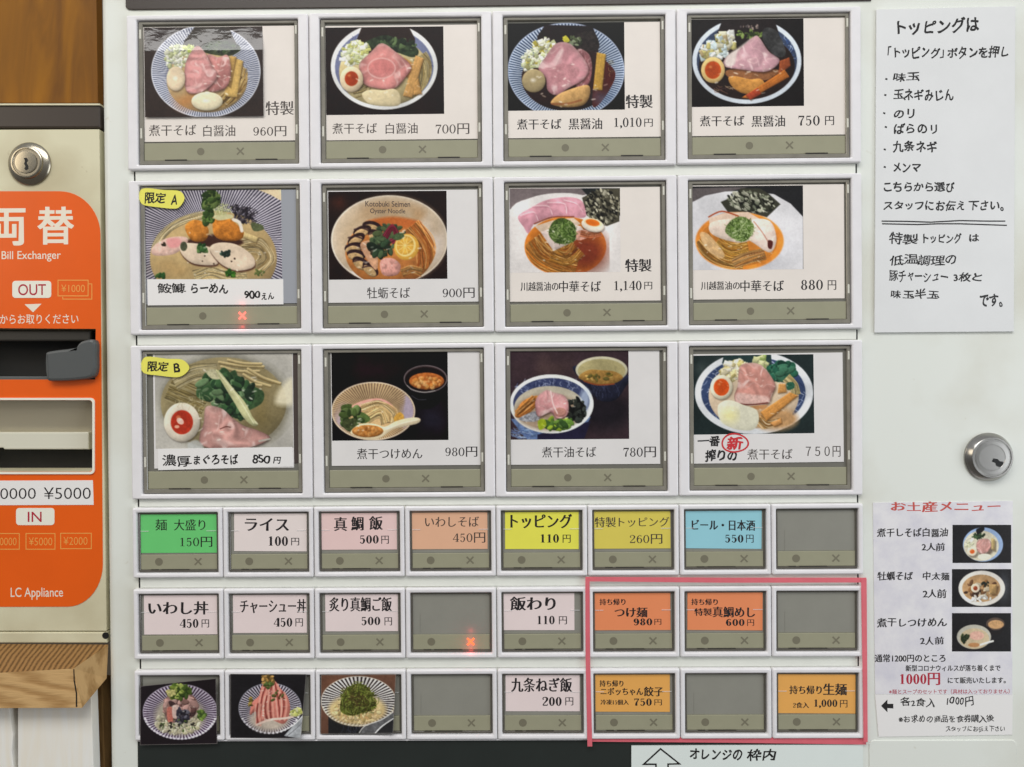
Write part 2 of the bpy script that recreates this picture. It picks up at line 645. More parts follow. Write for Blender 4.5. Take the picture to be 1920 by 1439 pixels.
class Press:
    """inks on a sheet; the sheet's four corners are photo pixels, motif coordinates are k*(pixel - origin)"""

    def __init__(self, corners, k, ox, oy, base, dens=1.0):
        self.c = np.array(corners, float)
        w = np.linalg.norm(self.c[1] - self.c[0])
        h = np.linalg.norm(self.c[3] - self.c[0])
        self.nx, self.ny = int(w * dens) + 1, int(h * dens) + 1
        s, t = np.meshgrid(np.linspace(0, 1, self.nx), np.linspace(0, 1, self.ny))
        q = [self.c[i][None, None] for i in range(4)]
        P = (q[0] * (1 - s)[..., None] + q[1] * s[..., None]) * (1 - t)[..., None] + (q[3] * (1 - s)[..., None] + q[2] * s[..., None]) * t[..., None]
        self.P = P
        self.X, self.Y = (P[..., 0] - ox) * k, (P[..., 1] - oy) * k
        self.k = k / dens
        self.a = np.ones((self.ny, self.nx, 3)) * np.array(base, float)
        self.rnd = random.Random(int(ox + oy * 3 + k * 100))
        self.sd = 0
        self.clip = None

    def win(self, x0, y0, x1, y1):
        m = 3 * self.k
        cx = np.where((self.X[self.ny // 2] > x0 - m - 9) & (self.X[self.ny // 2] < x1 + m + 9))[0]
        cy = np.where((self.Y[:, self.nx // 2] > y0 - m - 9) & (self.Y[:, self.nx // 2] < y1 + m + 9))[0]
        if len(cx) == 0 or len(cy) == 0:
            return None
        return slice(cy[0], cy[-1] + 1), slice(cx[0], cx[-1] + 1)

    def ink(self, sl, sdf, col, soft=1.0, edge=0.0, tex=0.0, ts=None, alpha=1.0, size=50.0, up=0.0):
        al = np.clip(0.5 - sdf / (self.k * soft), 0, 1) * alpha
        if self.clip:
            q = self.clip
            al = al * np.clip((1 - np.sqrt(((self.X[sl] - q[0]) / q[2]) ** 2 + ((self.Y[sl] - q[1]) / q[3]) ** 2)) * min(q[2:]) / self.k, 0, 1)
        c = np.ones(sdf.shape + (3,)) * np.array(col, float)
        if edge:
            e = np.exp(np.minimum(sdf, 0) / (0.24 * size))
            if edge > 0 and min(sdf.shape) > 2:
                gy, gx = np.gradient(sdf)
                gl = np.sqrt(gx * gx + gy * gy) + 1e-6
                lit = (-0.45 * gx - 0.85 * gy) / gl          # printed subject lit from the upper left
                f = 1 + edge * e * (1.25 * lit - 0.45)
                c = c * f[..., None] + np.clip(f - 1.12, 0, 1)[..., None] * 60
            else:
                c = c * (1 - edge * e)[..., None]
        if up:
            yy = self.Y[sl]
            yn = (yy - yy.min()) / max(np.ptp(yy), 1)
            c = c * (1 + up * (0.5 - yn))[..., None]
        if tex:
            self.sd += 1
            ts = ts or size * 0.3
            n = vnoise(self.X[sl] / ts, self.Y[sl] / ts, self.sd) * 0.6 + vnoise(self.X[sl] / ts * 2.7, self.Y[sl] / ts * 2.7, self.sd + 3) * 0.4 - 0.5
            c = c * (1 + 2 * tex * n)[..., None]
        self.a[sl] = self.a[sl] * (1 - al[..., None]) + c * al[..., None]

    def E(self, cx, cy, rx, ry, col, rot=0, **kw):
        R = max(rx, ry)
        sl = self.win(cx - R, cy - R, cx + R, cy + R)
        if sl is None:
            return
        x, y = self.X[sl] - cx, self.Y[sl] - cy
        if rot:
            c, s = math.cos(math.radians(rot)), math.sin(math.radians(rot))
            x, y = x * c + y * s, -x * s + y * c
        r = np.sqrt((x / rx) ** 2 + (y / ry) ** 2)
        g = np.sqrt((x / rx ** 2) ** 2 + (y / ry ** 2) ** 2) + 1e-9
        sdf = np.where(r > 0.05, (r - 1) * r / g, -min(rx, ry))
        kw.setdefault('size', min(rx, ry))
        self.ink(sl, sdf, col, **kw)

    def ring(self, cx, cy, rx, ry, w, col, a0=-400, a1=400, rot=0, **kw):
        sl = self.win(cx - rx, cy - ry, cx + rx, cy + ry)
        if sl is None:
            return
        x, y = self.X[sl] - cx, self.Y[sl] - cy
        r = np.sqrt((x / rx) ** 2 + (y / ry) ** 2)
        g = np.sqrt((x / rx ** 2) ** 2 + (y / ry ** 2) ** 2) + 1e-9
        sdf = np.abs((r - 1) * r / g) - w / 2
        an = np.degrees(np.arctan2(y, x))
        sdf = np.where((an > a0) & (an < a1), sdf, 99)
        self.ink(sl, sdf, col, **kw)

    def poly_sdf(self, sl, p):
        x, y = self.X[sl], self.Y[sl]
        d = np.full(x.shape, 1e9)
        ins = np.zeros(x.shape, bool)
        for i in range(len(p)):
            (ax, ay), (bx, by) = p[i], p[(i + 1) % len(p)]
            ex, ey = bx - ax, by - ay
            L = ex * ex + ey * ey + 1e-9
            t = np.clip(((x - ax) * ex + (y - ay) * ey) / L, 0, 1)
            d = np.minimum(d, (x - ax - t * ex) ** 2 + (y - ay - t * ey) ** 2)
            c = (ay > y) != (by > y)
            ins ^= c & (x < ex * (y - ay) / (ey if abs(ey) > 1e-9 else 1e-9) + ax)
        d = np.sqrt(d)
        return np.where(ins, -d, d)

    def P_(self, pts, col, sm=True, **kw):
        p = spline(pts, 5) if sm else np.array(pts, float)
        mn, mx = p.min(0), p.max(0)
        sl = self.win(mn[0], mn[1], mx[0], mx[1])
        if sl is None:
            return
        kw.setdefault('size', min(mx - mn) * 0.5)
        self.ink(sl, self.poly_sdf(sl, p), col, **kw)

    def L(self, pts, w, col, sm=True, **kw):
        p = spline(pts, 6, False) if sm and len(pts) > 2 else np.array(pts, float)
        mn, mx = p.min(0) - w, p.max(0) + w
        sl = self.win(mn[0], mn[1], mx[0], mx[1])
        if sl is None:
            return
        x, y = self.X[sl], self.Y[sl]
        d = np.full(x.shape, 1e9)
        for i in range(len(p) - 1):
            (ax, ay), (bx, by) = p[i], p[i + 1]
            ex, ey = bx - ax, by - ay
            t = np.clip(((x - ax) * ex + (y - ay) * ey) / (ex * ex + ey * ey + 1e-9), 0, 1)
            d = np.minimum(d, (x - ax - t * ex) ** 2 + (y - ay - t * ey) ** 2)
        self.ink(sl, np.sqrt(d) - w / 2, col, size=w, **kw)

    def stripes(self, cx, cy, rx, ry, ix, iy, irx, iry, n, ca, cb, duty=0.5, ph=0.0, rim=0, rimc=(235, 235, 235), shade=0.0):
        """a bowl wall with radial stripes between an outer and an inner ellipse"""
        sl = self.win(cx - rx, cy - ry, cx + rx, cy + ry)
        x, y = self.X[sl], self.Y[sl]
        ro = np.sqrt(((x - cx) / rx) ** 2 + ((y - cy) / ry) ** 2)
        an = np.arctan2((y - (cy + iy) / 2) / ry, (x - (cx + ix) / 2) / rx)
        t = (np.sin(an * n + ph) * 0.5 + 0.5)
        hw = 6.283 * min(rx, ry) / n / self.k
        al = np.clip((t - (1 - duty)) * max(hw * 0.7, 0.9) + 0.5, 0, 1)[..., None]
        c = np.array(ca, float) * al + np.array(cb, float) * (1 - al)
        if shade:
            c = c * (1 - shade * np.clip(1 - ro, 0, 1) * 2)[..., None]
        m = np.clip(0.5 - (ro - 1) * min(rx, ry) / self.k, 0, 1)[..., None]
        self.a[sl] = self.a[sl] * (1 - m) + c * m
        if rim:
            self.ring(cx, cy, rx, ry, rim, rimc)

    def shine(self, n, cx, cy, rx, ry, size, col=(250, 244, 228), al=0.7):
        """small wet glints"""
        R = self.rnd
        for _ in range(n):
            r, a = math.sqrt(R.random()), R.uniform(0, 6.283)
            self.E(cx + rx * r * math.cos(a), cy + ry * r * math.sin(a), size * R.uniform(.4, 1.5), size * R.uniform(.2, .5), col, rot=R.uniform(-40, 40), alpha=al * R.uniform(.3, 1), soft=1.6)

    def tint(self, x0, y0, x1, y1, col, amt, ts=120, seed=3, clip=None):
        """soft uneven patch of colour, optionally kept inside an ellipse"""
        sl = self.win(x0, y0, x1, y1)
        n = vnoise(self.X[sl] / ts, self.Y[sl] / ts, seed)
        cx, cy = (x0 + x1) / 2, (y0 + y1) / 2
        f = np.clip(1.2 - np.sqrt(((self.X[sl] - cx) / (x1 - x0) * 2) ** 2 + ((self.Y[sl] - cy) / (y1 - y0) * 2) ** 2), 0, 1)
        if clip:
            f = f * np.clip((1 - np.sqrt(((self.X[sl] - clip[0]) / clip[2]) ** 2 + ((self.Y[sl] - clip[1]) / clip[3]) ** 2)) * min(clip[2:]) / self.k, 0, 1)
        al = np.clip(n * f * amt, 0, 1)[..., None]
        self.a[sl] = self.a[sl] * (1 - al) + np.array(col, float) * al

    def spots(self, n, cx, cy, rx, ry, size, cols, kind='bit', jit=0.5, ang=None, rot=0, al=1.0):
        """many small pieces strewn over an ellipse: bit (chopped), leaf, strand, dot"""
        R = self.rnd
        cr, sr = math.cos(math.radians(rot)), math.sin(math.radians(rot))
        for _ in range(n):
            r, a = math.sqrt(R.random()), R.uniform(0, 6.283)
            ex, ey = rx * r * math.cos(a), ry * r * math.sin(a)
            x, y = cx + ex * cr - ey * sr, cy + ex * sr + ey * cr
            s = size * R.uniform(1 - jit, 1 + jit)
            c = np.array(R.choice(cols), float) * R.uniform(0.85, 1.1)
            th = R.uniform(0, 3.1416) if ang is None else math.radians(ang + R.gauss(0, 14))
            ux, uy = math.cos(th), math.sin(th)
            if kind == 'bit':
                w, h = s, s * R.uniform(0.45, 0.8)
                self.P_([(x - ux * w + uy * h, y - uy * w - ux * h), (x + ux * w + uy * h, y + uy * w - ux * h), (x + ux * w - uy * h, y + uy * w + ux * h), (x - ux * w - uy * h, y - uy * w + ux * h)], c, sm=False, edge=0.25, size=s, alpha=al)
            elif kind == 'leaf':
                self.E(x, y, s, s * R.uniform(0.4, 0.7), c, rot=math.degrees(th), edge=0.35, alpha=al)
            elif kind == 'dot':
                self.E(x, y, s, s, c, edge=0.3, alpha=al)
            else:
                b = R.gauss(0, 0.35) * s
                self.L([(x - ux * s, y - uy * s), (x - uy * b, y + ux * b), (x + ux * s, y + uy * s)], max(size * 0.16, 1.0), c, alpha=al)

    def noodles(self, n, pts, spread, w, cols, al=1.0):
        """a bundle of strands running along a path"""
        R = self.rnd
        p = np.array(pts, float)
        w = max(w * .55, self.k * .85)
        cols = list(cols) + [tuple(0.62 * c for c in cols[0])]
        n = int(n * 2.2)
        for i in range(n):
            o = R.uniform(-1, 1) * spread
            q = []
            for j in range(len(p)):
                t = p[min(j + 1, len(p) - 1)] - p[max(j - 1, 0)]
                t = t / (np.linalg.norm(t) + 1e-9)
                q.append(p[j] + np.array([-t[1], t[0]]) * (o + R.gauss(0, spread * 0.13)))
            c = np.array(R.choice(cols), float) * R.uniform(0.82, 1.1)
            self.L(q, w, c, alpha=al, edge=0.32)

    def meat(self, pts, col, fat=(236, 206, 196), sd=0, lines=6):
        col = np.array(col, float)
        self.P_([(x + 8, y + 13) for x, y in pts], (48, 28, 24), alpha=0.55, soft=5)
        p = spline(pts, 5)
        mn, mx = p.min(0), p.max(0)
        sl = self.win(mn[0], mn[1], mx[0], mx[1])
        sdf = self.poly_sdf(sl, p)
        s = min(mx - mn)
        x, y = self.X[sl], self.Y[sl]
        # folds run along one direction, marbling wanders
        th = sd * 1.3 + 0.5
        u, v = x * math.cos(th) + y * math.sin(th), -x * math.sin(th) + y * math.cos(th)
        warp = vnoise(x / (s * .30), y / (s * .30), sd) * s * .5
        fold = vnoise((v + warp) / (s * .16), u / (s * .9), sd + 2)
        marb = 1 - np.abs(2 * vnoise((u + warp) / (s * .22), v / (s * .22), sd + 5) - 1)
        vein = np.clip((marb - 0.86) / 0.14, 0, 1) * 0.36
        mott = vnoise(x / (s * .07), y / (s * .07), sd + 7) - 0.5
        c = np.ones(x.shape + (3,)) * col
        c = c * (0.82 + 0.32 * fold)[..., None]
        c = c * (1 - vein)[..., None] + np.array(fat, float) * vein[..., None]
        c = c * (1 + 0.07 * mott)[..., None]
        e = np.exp(np.minimum(sdf, 0) / (0.05 * s))
        lt = np.clip((mn[1] + 0.5 * (mx[1] - mn[1]) - y) / (mx[1] - mn[1]) + .1, 0, 1)
        c = c * (1 - 0.32 * e * (1 - lt))[..., None] + (np.array(fat, float) - c) * (0.7 * e * lt)[..., None]
        wet = np.clip((vnoise((u + warp) / (s * .11), v / (s * .2), sd + 9) - .72) / .2, 0, 1) * .45
        c = c + (np.array((255, 240, 232.)) - c) * wet[..., None]
        al = np.clip(0.5 - sdf / self.k, 0, 1)[..., None]
        self.a[sl] = self.a[sl] * (1 - al) + c * al

    def egg(self, cx, cy, rx, ry, yolk=True, yc=(205, 75, 25), white=(238, 222, 196), rot=0, yr=0.62, dy=0):
        self.E(cx + 5, cy + 9, rx, ry, (40, 28, 22), rot, alpha=0.45, soft=4)
        self.E(cx, cy, rx, ry, white, rot, edge=0.22, tex=0.03)
        if yolk:
            self.E(cx, cy + dy, rx * yr + 7, ry * yr + 7, np.array(white) * 0.93, rot)
            self.E(cx, cy + dy, rx * yr, ry * yr, yc, rot, edge=-0.14, tex=0.08)
            self.E(cx - rx * .2, cy - ry * .25 + dy, rx * .13, ry * .1, (245, 170, 110), rot, alpha=0.5, soft=3)
        else:
            self.E(cx - rx * .05, cy - ry * .05, rx * .22, ry * .16, (255, 248, 235), rot, alpha=0.55, soft=5)

    def menma(self, pts, col):
        self.P_([(x + 7, y + 8) for x, y in pts], (60, 38, 15), sm=False, alpha=0.45, soft=3)
        self.P_(pts, col, sm=False, edge=0.24, tex=0.10, size=40)
        p = np.array(pts, float)
        for t in (0.3, 0.6):
            a, b = p[0] * (1 - t) + p[1] * t, p[3] * (1 - t) + p[2] * t
            self.L([a, b], self.k * 0.7, np.array(col) * 0.8, alpha=0.5)

    def develop(self, contrast=1.10, sat=0.86, detail=0.10):
        """photographic grading of the finished sheet: fine texture, softness, contrast"""
        a = self.a
        X, Y = self.P[..., 0], self.P[..., 1]
        n = (vnoise(X / 1.7, Y / 1.7, 1) - .5) * 1.0 + (vnoise(X / 3.6, Y / 3.6, 2) - .5) * .9 + (vnoise(X / 9, Y / 9, 4) - .5) * .7
        lum = a.mean(-1) / 255.0
        a = a * (1 + detail * n * (1.25 - lum) + 0.16 * (vnoise(X / 38, Y / 38, 6) - .5))[..., None]
        b = a.copy()
        b[1:-1, 1:-1] = a[1:-1, 1:-1] * .36 + (a[:-2, 1:-1] + a[2:, 1:-1] + a[1:-1, :-2] + a[1:-1, 2:]) * .16
        g = b.mean(-1, keepdims=True)
        b = g + (b - g) * sat
        b = (b - 128) * contrast + 121
        self.a = np.clip(b, 8, 245)

    def sheet(self, name, d, m, parent, curl=None):
        """the printed sheet: a fine grid mesh whose points carry the ink"""
        self.develop()
        n = self.nx * self.ny
        dd = np.full(n, d)
        if curl is not None:
            dd = dd + curl(*[g.ravel() for g in np.meshgrid(np.linspace(0, 1, self.nx), np.linspace(0, 1, self.ny))])
        w = pw_many(self.P.reshape(-1, 2), dd)
        i = np.arange(n).reshape(self.ny, self.nx)
        f = np.stack([i[:-1, :-1], i[1:, :-1], i[1:, 1:], i[:-1, 1:]], -1).reshape(-1, 4)
        me = bpy.data.meshes.new(name)
        me.vertices.add(n)
        me.vertices.foreach_set('co', w.ravel())
        me.loops.add(len(f) * 4)
        me.loops.foreach_set('vertex_index', f.ravel().astype(np.int32))
        me.polygons.add(len(f))
        me.polygons.foreach_set('loop_start', (np.arange(len(f)) * 4).astype(np.int32))
        me.update(calc_edges=True)
        me.validate()
        at = me.color_attributes.new('ink', 'FLOAT_COLOR', 'POINT')
        c = np.ones((n, 4))
        c[:, :3] = alb(np.clip(self.a, 0, 255).reshape(-1, 3))
        at.data.foreach_set('color', c.ravel().astype(np.float32))
        if len(me.polygons) and me.polygons[0].normal.y > 0:
            me.flip_normals()
        for p in me.polygons:
            p.use_smooth = True
        return link(name, me, m, parent)

# ------------------------------------------------------------------ the printed dishes
NAVY, WHT = (72, 78, 112), (222, 222, 228)
GREENS = [(70, 100, 45), (95, 130, 60), (50, 75, 35), (120, 150, 80)]
ONION = [(232, 232, 205), (215, 222, 180), (200, 205, 150), (240, 238, 225)]


def pic_white_special(p):
    p.tint(178, 225, 1145, 955, (40, 30, 26), 0.6)
    p.stripes(680, 585, 443, 375, 680, 640, 340, 280, 128, (212, 214, 222), (92, 98, 124), duty=.52, rim=9, rimc=(205, 208, 218), shade=.1)
    p.P_([(592, 218), (505, 335), (475, 420), (700, 470), (960, 420), (900, 300), (868, 218)], (66, 58, 50), sm=False, tex=.12)
    p.E(690, 660, 330, 262, (186, 158, 112), tex=.10, edge=.2)
    p.tint(380, 700, 650, 920, (190, 120, 60), .9)
    p.clip = (685, 620, 340, 290)
    p.noodles(26, [(760, 900), (880, 820), (960, 700), (1000, 560)], 80, 9, [(205, 170, 100), (185, 145, 75), (225, 195, 130)])
    p.noodles(12, [(830, 860), (900, 780), (990, 640)], 90, 8, [(150, 110, 50), (215, 185, 115)])
    p.clip = None
    p.P_([(640, 400), (720, 340), (870, 340), (955, 380), (950, 425), (860, 460), (700, 440)], (58, 66, 42), tex=.35, ts=30)
    p.spots(40, 820, 390, 120, 42, 16, [(40, 46, 36), (90, 100, 70), (60, 80, 40)], 'leaf')
    p.spots(150, 450, 460, 110, 100, 15, ONION, rot=-40)
    p.spots(14, 545, 395, 45, 35, 14, [(190, 205, 100), (205, 215, 130)])
    p.menma([(880, 465), (985, 500), (935, 800), (830, 790)], (206, 168, 92))
    p.menma([(880, 465), (930, 465), (880, 720), (850, 690)], (190, 150, 80))
    p.meat([(690, 450), (780, 470), (860, 455), (885, 600), (840, 720), (700, 745), (690, 600)], (196, 128, 122), sd=1)
    p.meat([(600, 378), (665, 420), (730, 540), (775, 625), (700, 720), (610, 765), (525, 750), (505, 640), (520, 500)], (218, 150, 146), sd=2, lines=8)
    p.egg(435, 645, 76, 100, False, white=(222, 200, 166))
    p.egg(690, 830, 128, 76, False, white=(226, 214, 178))
    p.shine(16, 690, 700, 300, 210, 14)


def pic_white(p):
    p.tint(134, 225, 600, 940, (62, 44, 34), .5)
    p.E(612, 545, 436, 352, (216, 216, 216), edge=.1)
    p.E(612, 552, 402, 322, (112, 118, 150))
    p.spots(110, 612, 545, 400, 315, 22, [(90, 98, 140), (150, 155, 180), (70, 78, 120)], 'strand')
    p.E(612, 590, 368, 290, (196, 178, 128), edge=.25, tex=.08)
    p.ring(612, 545, 420, 338, 30, (216, 216, 214))
    p.P_([(430, 218), (385, 330), (420, 440), (860, 430), (865, 320), (820, 235), (800, 200), (440, 200)], (48, 34, 30), sm=False)
    p.clip = (612, 560, 392, 306)
    p.noodles(30, [(870, 830), (950, 700), (950, 540), (900, 460)], 60, 9, [(205, 185, 130), (170, 145, 85), (225, 205, 155)])
    p.clip = None
    p.P_([(440, 355), (600, 290), (700, 310), (850, 370), (895, 430), (840, 470), (680, 420), (500, 395)], (48, 62, 42), tex=.4, ts=30)
    p.spots(40, 720, 370, 150, 55, 20, [(38, 50, 36), (72, 92, 60), (90, 110, 70)], 'leaf')
    p.spots(150, 375, 440, 120, 90, 18, ONION + [(190, 190, 110)], rot=-30)
    p.clip = (612, 560, 392, 306)
    p.noodles(8, [(360, 760), (440, 740), (480, 700)], 40, 8, [(190, 165, 105)])
    p.clip = None
    p.menma([(775, 470), (850, 520), (830, 660), (760, 600)], (196, 142, 78))
    p.menma([(870, 455), (935, 480), (840, 800), (765, 785)], (212, 160, 92))
    p.menma([(890, 640), (920, 770), (850, 780), (860, 680)], (200, 150, 85))
    p.meat([(590, 355), (700, 420), (830, 540), (780, 640), (690, 725), (560, 725), (450, 690), (420, 600), (410, 520), (500, 430)], (214, 138, 132), sd=4, lines=9)
    p.E(590, 560, 105, 75, (206, 120, 116), 0, alpha=.7, soft=6, tex=.1)
    p.ring(590, 560, 112, 82, 10, (235, 200, 190), alpha=.5)
    p.egg(345, 650, 95, 104, white=(232, 208, 170), yc=(172, 62, 22), yr=.58, dy=-5)
    p.P_([(430, 770), (500, 735), (600, 740), (690, 728), (740, 775), (735, 860), (600, 870), (480, 845)], (222, 204, 160), edge=.18, tex=.04)
    p.shine(16, 620, 640, 320, 220, 14)


def pic_black_special(p):
    p.stripes(617, 580, 474, 388, 617, 660, 380, 260, 120, (196, 208, 222), (58, 76, 112), duty=.5, rim=8, rimc=(170, 182, 205), shade=.25)
    p.P_([(445, 205), (380, 300), (390, 420), (880, 430), (880, 330), (830, 215)], (38, 26, 30), sm=False, tex=.1)
    p.E(625, 640, 372, 268, (52, 30, 24), edge=.2, tex=.1)
    p.P_([(880, 500), (1000, 560), (1010, 660), (900, 840), (830, 850)], (86, 30, 24), tex=.15)
    p.tint(820, 700, 1080, 900, (90, 110, 140), .8, clip=(617, 580, 474, 388))
    p.spots(16, 985, 560, 30, 60, 14, [(170, 160, 110), (90, 80, 60)], 'strand')
    p.P_([(650, 320), (770, 260), (850, 270), (890, 380), (840, 420), (720, 400)], (50, 42, 40), tex=.45, ts=24)
    p.spots(24, 690, 340, 60, 40, 18, [(92, 104, 70), (60, 66, 50), (130, 140, 110)], 'leaf')
    p.spots(170, 390, 450, 165, 90, 17, ONION + [(190, 175, 70), (170, 165, 110)], rot=-42)
    p.spots(8, 620, 335, 20, 20, 16, [(215, 205, 60)])
    p.meat([(700, 420), (800, 440), (830, 560), (800, 690), (700, 720)], (150, 92, 96), sd=3, lines=4)
    p.meat([(530, 360), (640, 355), (740, 450), (800, 560), (760, 650), (640, 720), (540, 780), (465, 740), (450, 640), (390, 560), (440, 480)], (202, 140, 146), sd=6, lines=10)
    p.P_([(500, 560), (640, 520), (720, 560), (700, 640), (560, 700), (500, 680)], (186, 128, 132), tex=.12, alpha=.8, soft=4)
    p.menma([(868, 430), (942, 445), (912, 740), (838, 735)], (196, 152, 62))
    p.egg(352, 662, 96, 95, False, white=(176, 156, 112))
    p.P_([(490, 840), (560, 770), (700, 715), (800, 700), (810, 780), (760, 860), (640, 880), (540, 870)], (196, 152, 92), edge=.3, tex=.12)
    p.L([(500, 850), (620, 850), (740, 820)], 16, (150, 80, 45), alpha=.6)
    p.shine(22, 640, 700, 320, 180, 14)


def pic_black(p):
    p.E(612, 500, 445, 350, (196, 206, 214), edge=.12)
    p.E(612, 503, 410, 318, (60, 72, 96))
    p.spots(40, 940, 380, 60, 130, 22, [(190, 205, 225), (60, 90, 150), (40, 60, 110)], 'strand', rot=-25)
    p.spots(20, 300, 310, 70, 60, 16, [(90, 120, 170), (40, 55, 90)], 'strand')
    p.E(612, 545, 392, 275, (48, 34, 30), tex=.15)
    p.ring(612, 500, 428, 333, 34, (204, 212, 220))
    p.P_([(415, 160), (370, 270), (380, 380), (860, 380), (870, 260), (840, 175), (820, 140), (440, 140)], (42, 34, 34), sm=False, tex=.1)
    p.spots(12, 640, 225, 90, 14, 10, [(160, 140, 130), (90, 80, 80)])
    p.spots(30, 640, 285, 110, 30, 18, [(90, 110, 50), (60, 75, 40), (130, 150, 80)], 'leaf')
    p.P_([(760, 230), (860, 260), (930, 420), (900, 470), (820, 440), (740, 320)], (66, 66, 66), tex=.3, ts=40)
    p.spots(120, 380, 390, 165, 90, 24, [(222, 222, 215), (200, 196, 170), (186, 176, 110), (190, 205, 205), (170, 150, 110)], rot=-35)
    p.P_([(470, 570), (860, 570), (820, 630), (740, 660), (480, 640)], (150, 98, 60), tex=.12)
    p.meat([(670, 300), (715, 310), (790, 420), (880, 490), (830, 560), (740, 590), (560, 570), (430, 545), (440, 470), (560, 390)], (200, 152, 160), sd=9, lines=12)
    p.P_([(640, 320), (540, 420), (510, 530), (440, 540), (450, 460), (560, 380)], (222, 210, 200), alpha=.85, soft=4, tex=.06)
    p.menma([(880, 500), (960, 470), (970, 540), (870, 620)], (168, 84, 44))
    p.P_([(460, 640), (520, 625), (640, 650), (720, 645), (760, 690), (720, 750), (600, 770), (500, 720)], (206, 142, 66), edge=.3, tex=.12)
    p.menma([(920, 570), (960, 630), (640, 810), (570, 800)], (200, 116, 44))
    p.menma([(600, 780), (700, 720), (730, 770), (640, 820)], (178, 72, 42))
    p.spots(14, 430, 730, 90, 30, 22, [(150, 110, 90), (210, 180, 140), (90, 60, 60)], 'strand', ang=25)
    p.egg(335, 575, 97, 106, white=(232, 196, 124), yc=(184, 74, 24), yr=.68)
    p.shine(22, 620, 620, 320, 180, 14)


def pic_monkfish(p):
    p.stripes(700, 560, 760, 640, 720, 660, 540, 420, 150, (200, 194, 202), (58, 54, 72), duty=.52)
    p.P_([(1090, 160), (1300, 160), (1300, 260), (1200, 205)], (226, 205, 165), sm=False)
    p.E(720, 740, 535, 400, (186, 158, 108), edge=.15, tex=.08)
    p.tint(150, 760, 500, 910, (170, 130, 76), .8)
    p.clip = (720, 740, 540, 405)
    p.noodles(36, [(200, 640), (290, 500), (430, 400), (620, 340)], 60, 9, [(216, 196, 150), (196, 170, 112), (232, 216, 176)])
    p.noodles(30, [(560, 900), (700, 860), (860, 900), (1000, 890)], 50, 9, [(220, 196, 140), (200, 170, 110), (236, 218, 170)])
    p.noodles(28, [(960, 640), (1100, 640), (1170, 740), (1080, 830)], 60, 10, [(206, 180, 128), (180, 150, 96), (222, 200, 152)])
    p.clip = None
    p.spots(60, 990, 370, 110, 70, 28, [(46, 42, 48), (70, 62, 70), (34, 32, 36), (96, 88, 94)], 'strand', rot=40)
    p.spots(40, 960, 360, 100, 60, 18, [(52, 46, 54), (96, 88, 96)], 'leaf', rot=40)
    p.P_([(1040, 440), (1130, 460), (1140, 500), (1060, 510)], (90, 98, 66), tex=.2)
    p.P_([(480, 600), (700, 540), (960, 590), (900, 640), (600, 640)], (78, 48, 40), soft=5)
    p.P_([(480, 480), (540, 420), (620, 430), (680, 500), (650, 590), (540, 590)], (204, 128, 48), edge=.25, tex=.2, ts=30)
    p.P_([(720, 420), (800, 390), (890, 430), (980, 530), (930, 590), (800, 590), (725, 540)], (206, 126, 44), edge=.25, tex=.22, ts=30)
    p.L([(890, 415), (940, 440), (960, 510)], 26, (230, 220, 205))
    p.P_([(720, 380), (860, 370), (880, 400), (760, 420)], (206, 200, 150))
    p.spots(70, 760, 330, 100, 45, 26, [(198, 200, 140), (170, 180, 110), (215, 215, 170)], 'strand')
    p.P_([(650, 185), (740, 170), (780, 270), (700, 330), (620, 320)], (66, 88, 44), tex=.3)
    p.spots(60, 700, 240, 70, 80, 24, [(72, 96, 46), (50, 72, 36), (110, 130, 70)], 'leaf')
    p.spots(30, 680, 400, 45, 80, 24, [(90, 120, 56), (60, 84, 40)], 'leaf')
    p.menma([(980, 520), (1100, 565), (1080, 610), (970, 565)], (212, 186, 126))
    p.P_([(215, 640), (330, 570), (480, 560), (500, 610), (400, 700), (260, 720), (200, 700)], (214, 176, 160), edge=.12, tex=.12)
    p.P_([(330, 580), (440, 575), (430, 640), (350, 650)], (222, 140, 140), alpha=.8, soft=4)
    for q in ([(450, 620), (600, 620), (740, 680), (760, 780), (680, 800), (540, 780), (450, 700)], [(690, 650), (760, 610), (900, 620), (1020, 690), (1070, 760), (1050, 820), (920, 845), (800, 800), (720, 720)]):
        p.P_([(x + 4, y + 14) for x, y in q], (90, 58, 46), soft=3)
        p.P_(q, (232, 208, 180), edge=.14, tex=.05)
    p.spots(16, 620, 660, 44, 28, 22, [(64, 104, 56), (40, 76, 40), (100, 136, 76)], 'leaf')
    p.spots(10, 820, 700, 34, 24, 20, [(50, 70, 60), (80, 110, 90)], 'leaf')
    p.spots(8, 300, 625, 10, 12, 14, [(58, 52, 40)], 'leaf')
    p.E(470, 640, 30, 40, (84, 88, 66), tex=.2)
    p.spots(14, 870, 875, 44, 26, 22, [(70, 120, 40), (50, 96, 36)], 'leaf')
    p.spots(12, 280, 890, 36, 20, 20, [(50, 90, 46), (80, 120, 60)], 'leaf')
    p.spots(12, 1110, 860, 40, 24, 14, [(120, 130, 70), (90, 110, 60)], 'leaf')
    p.spots(5, 740, 730, 200, 60, 8, [(70, 50, 40)], 'dot')
    p.shine(24, 720, 700, 440, 200, 14)


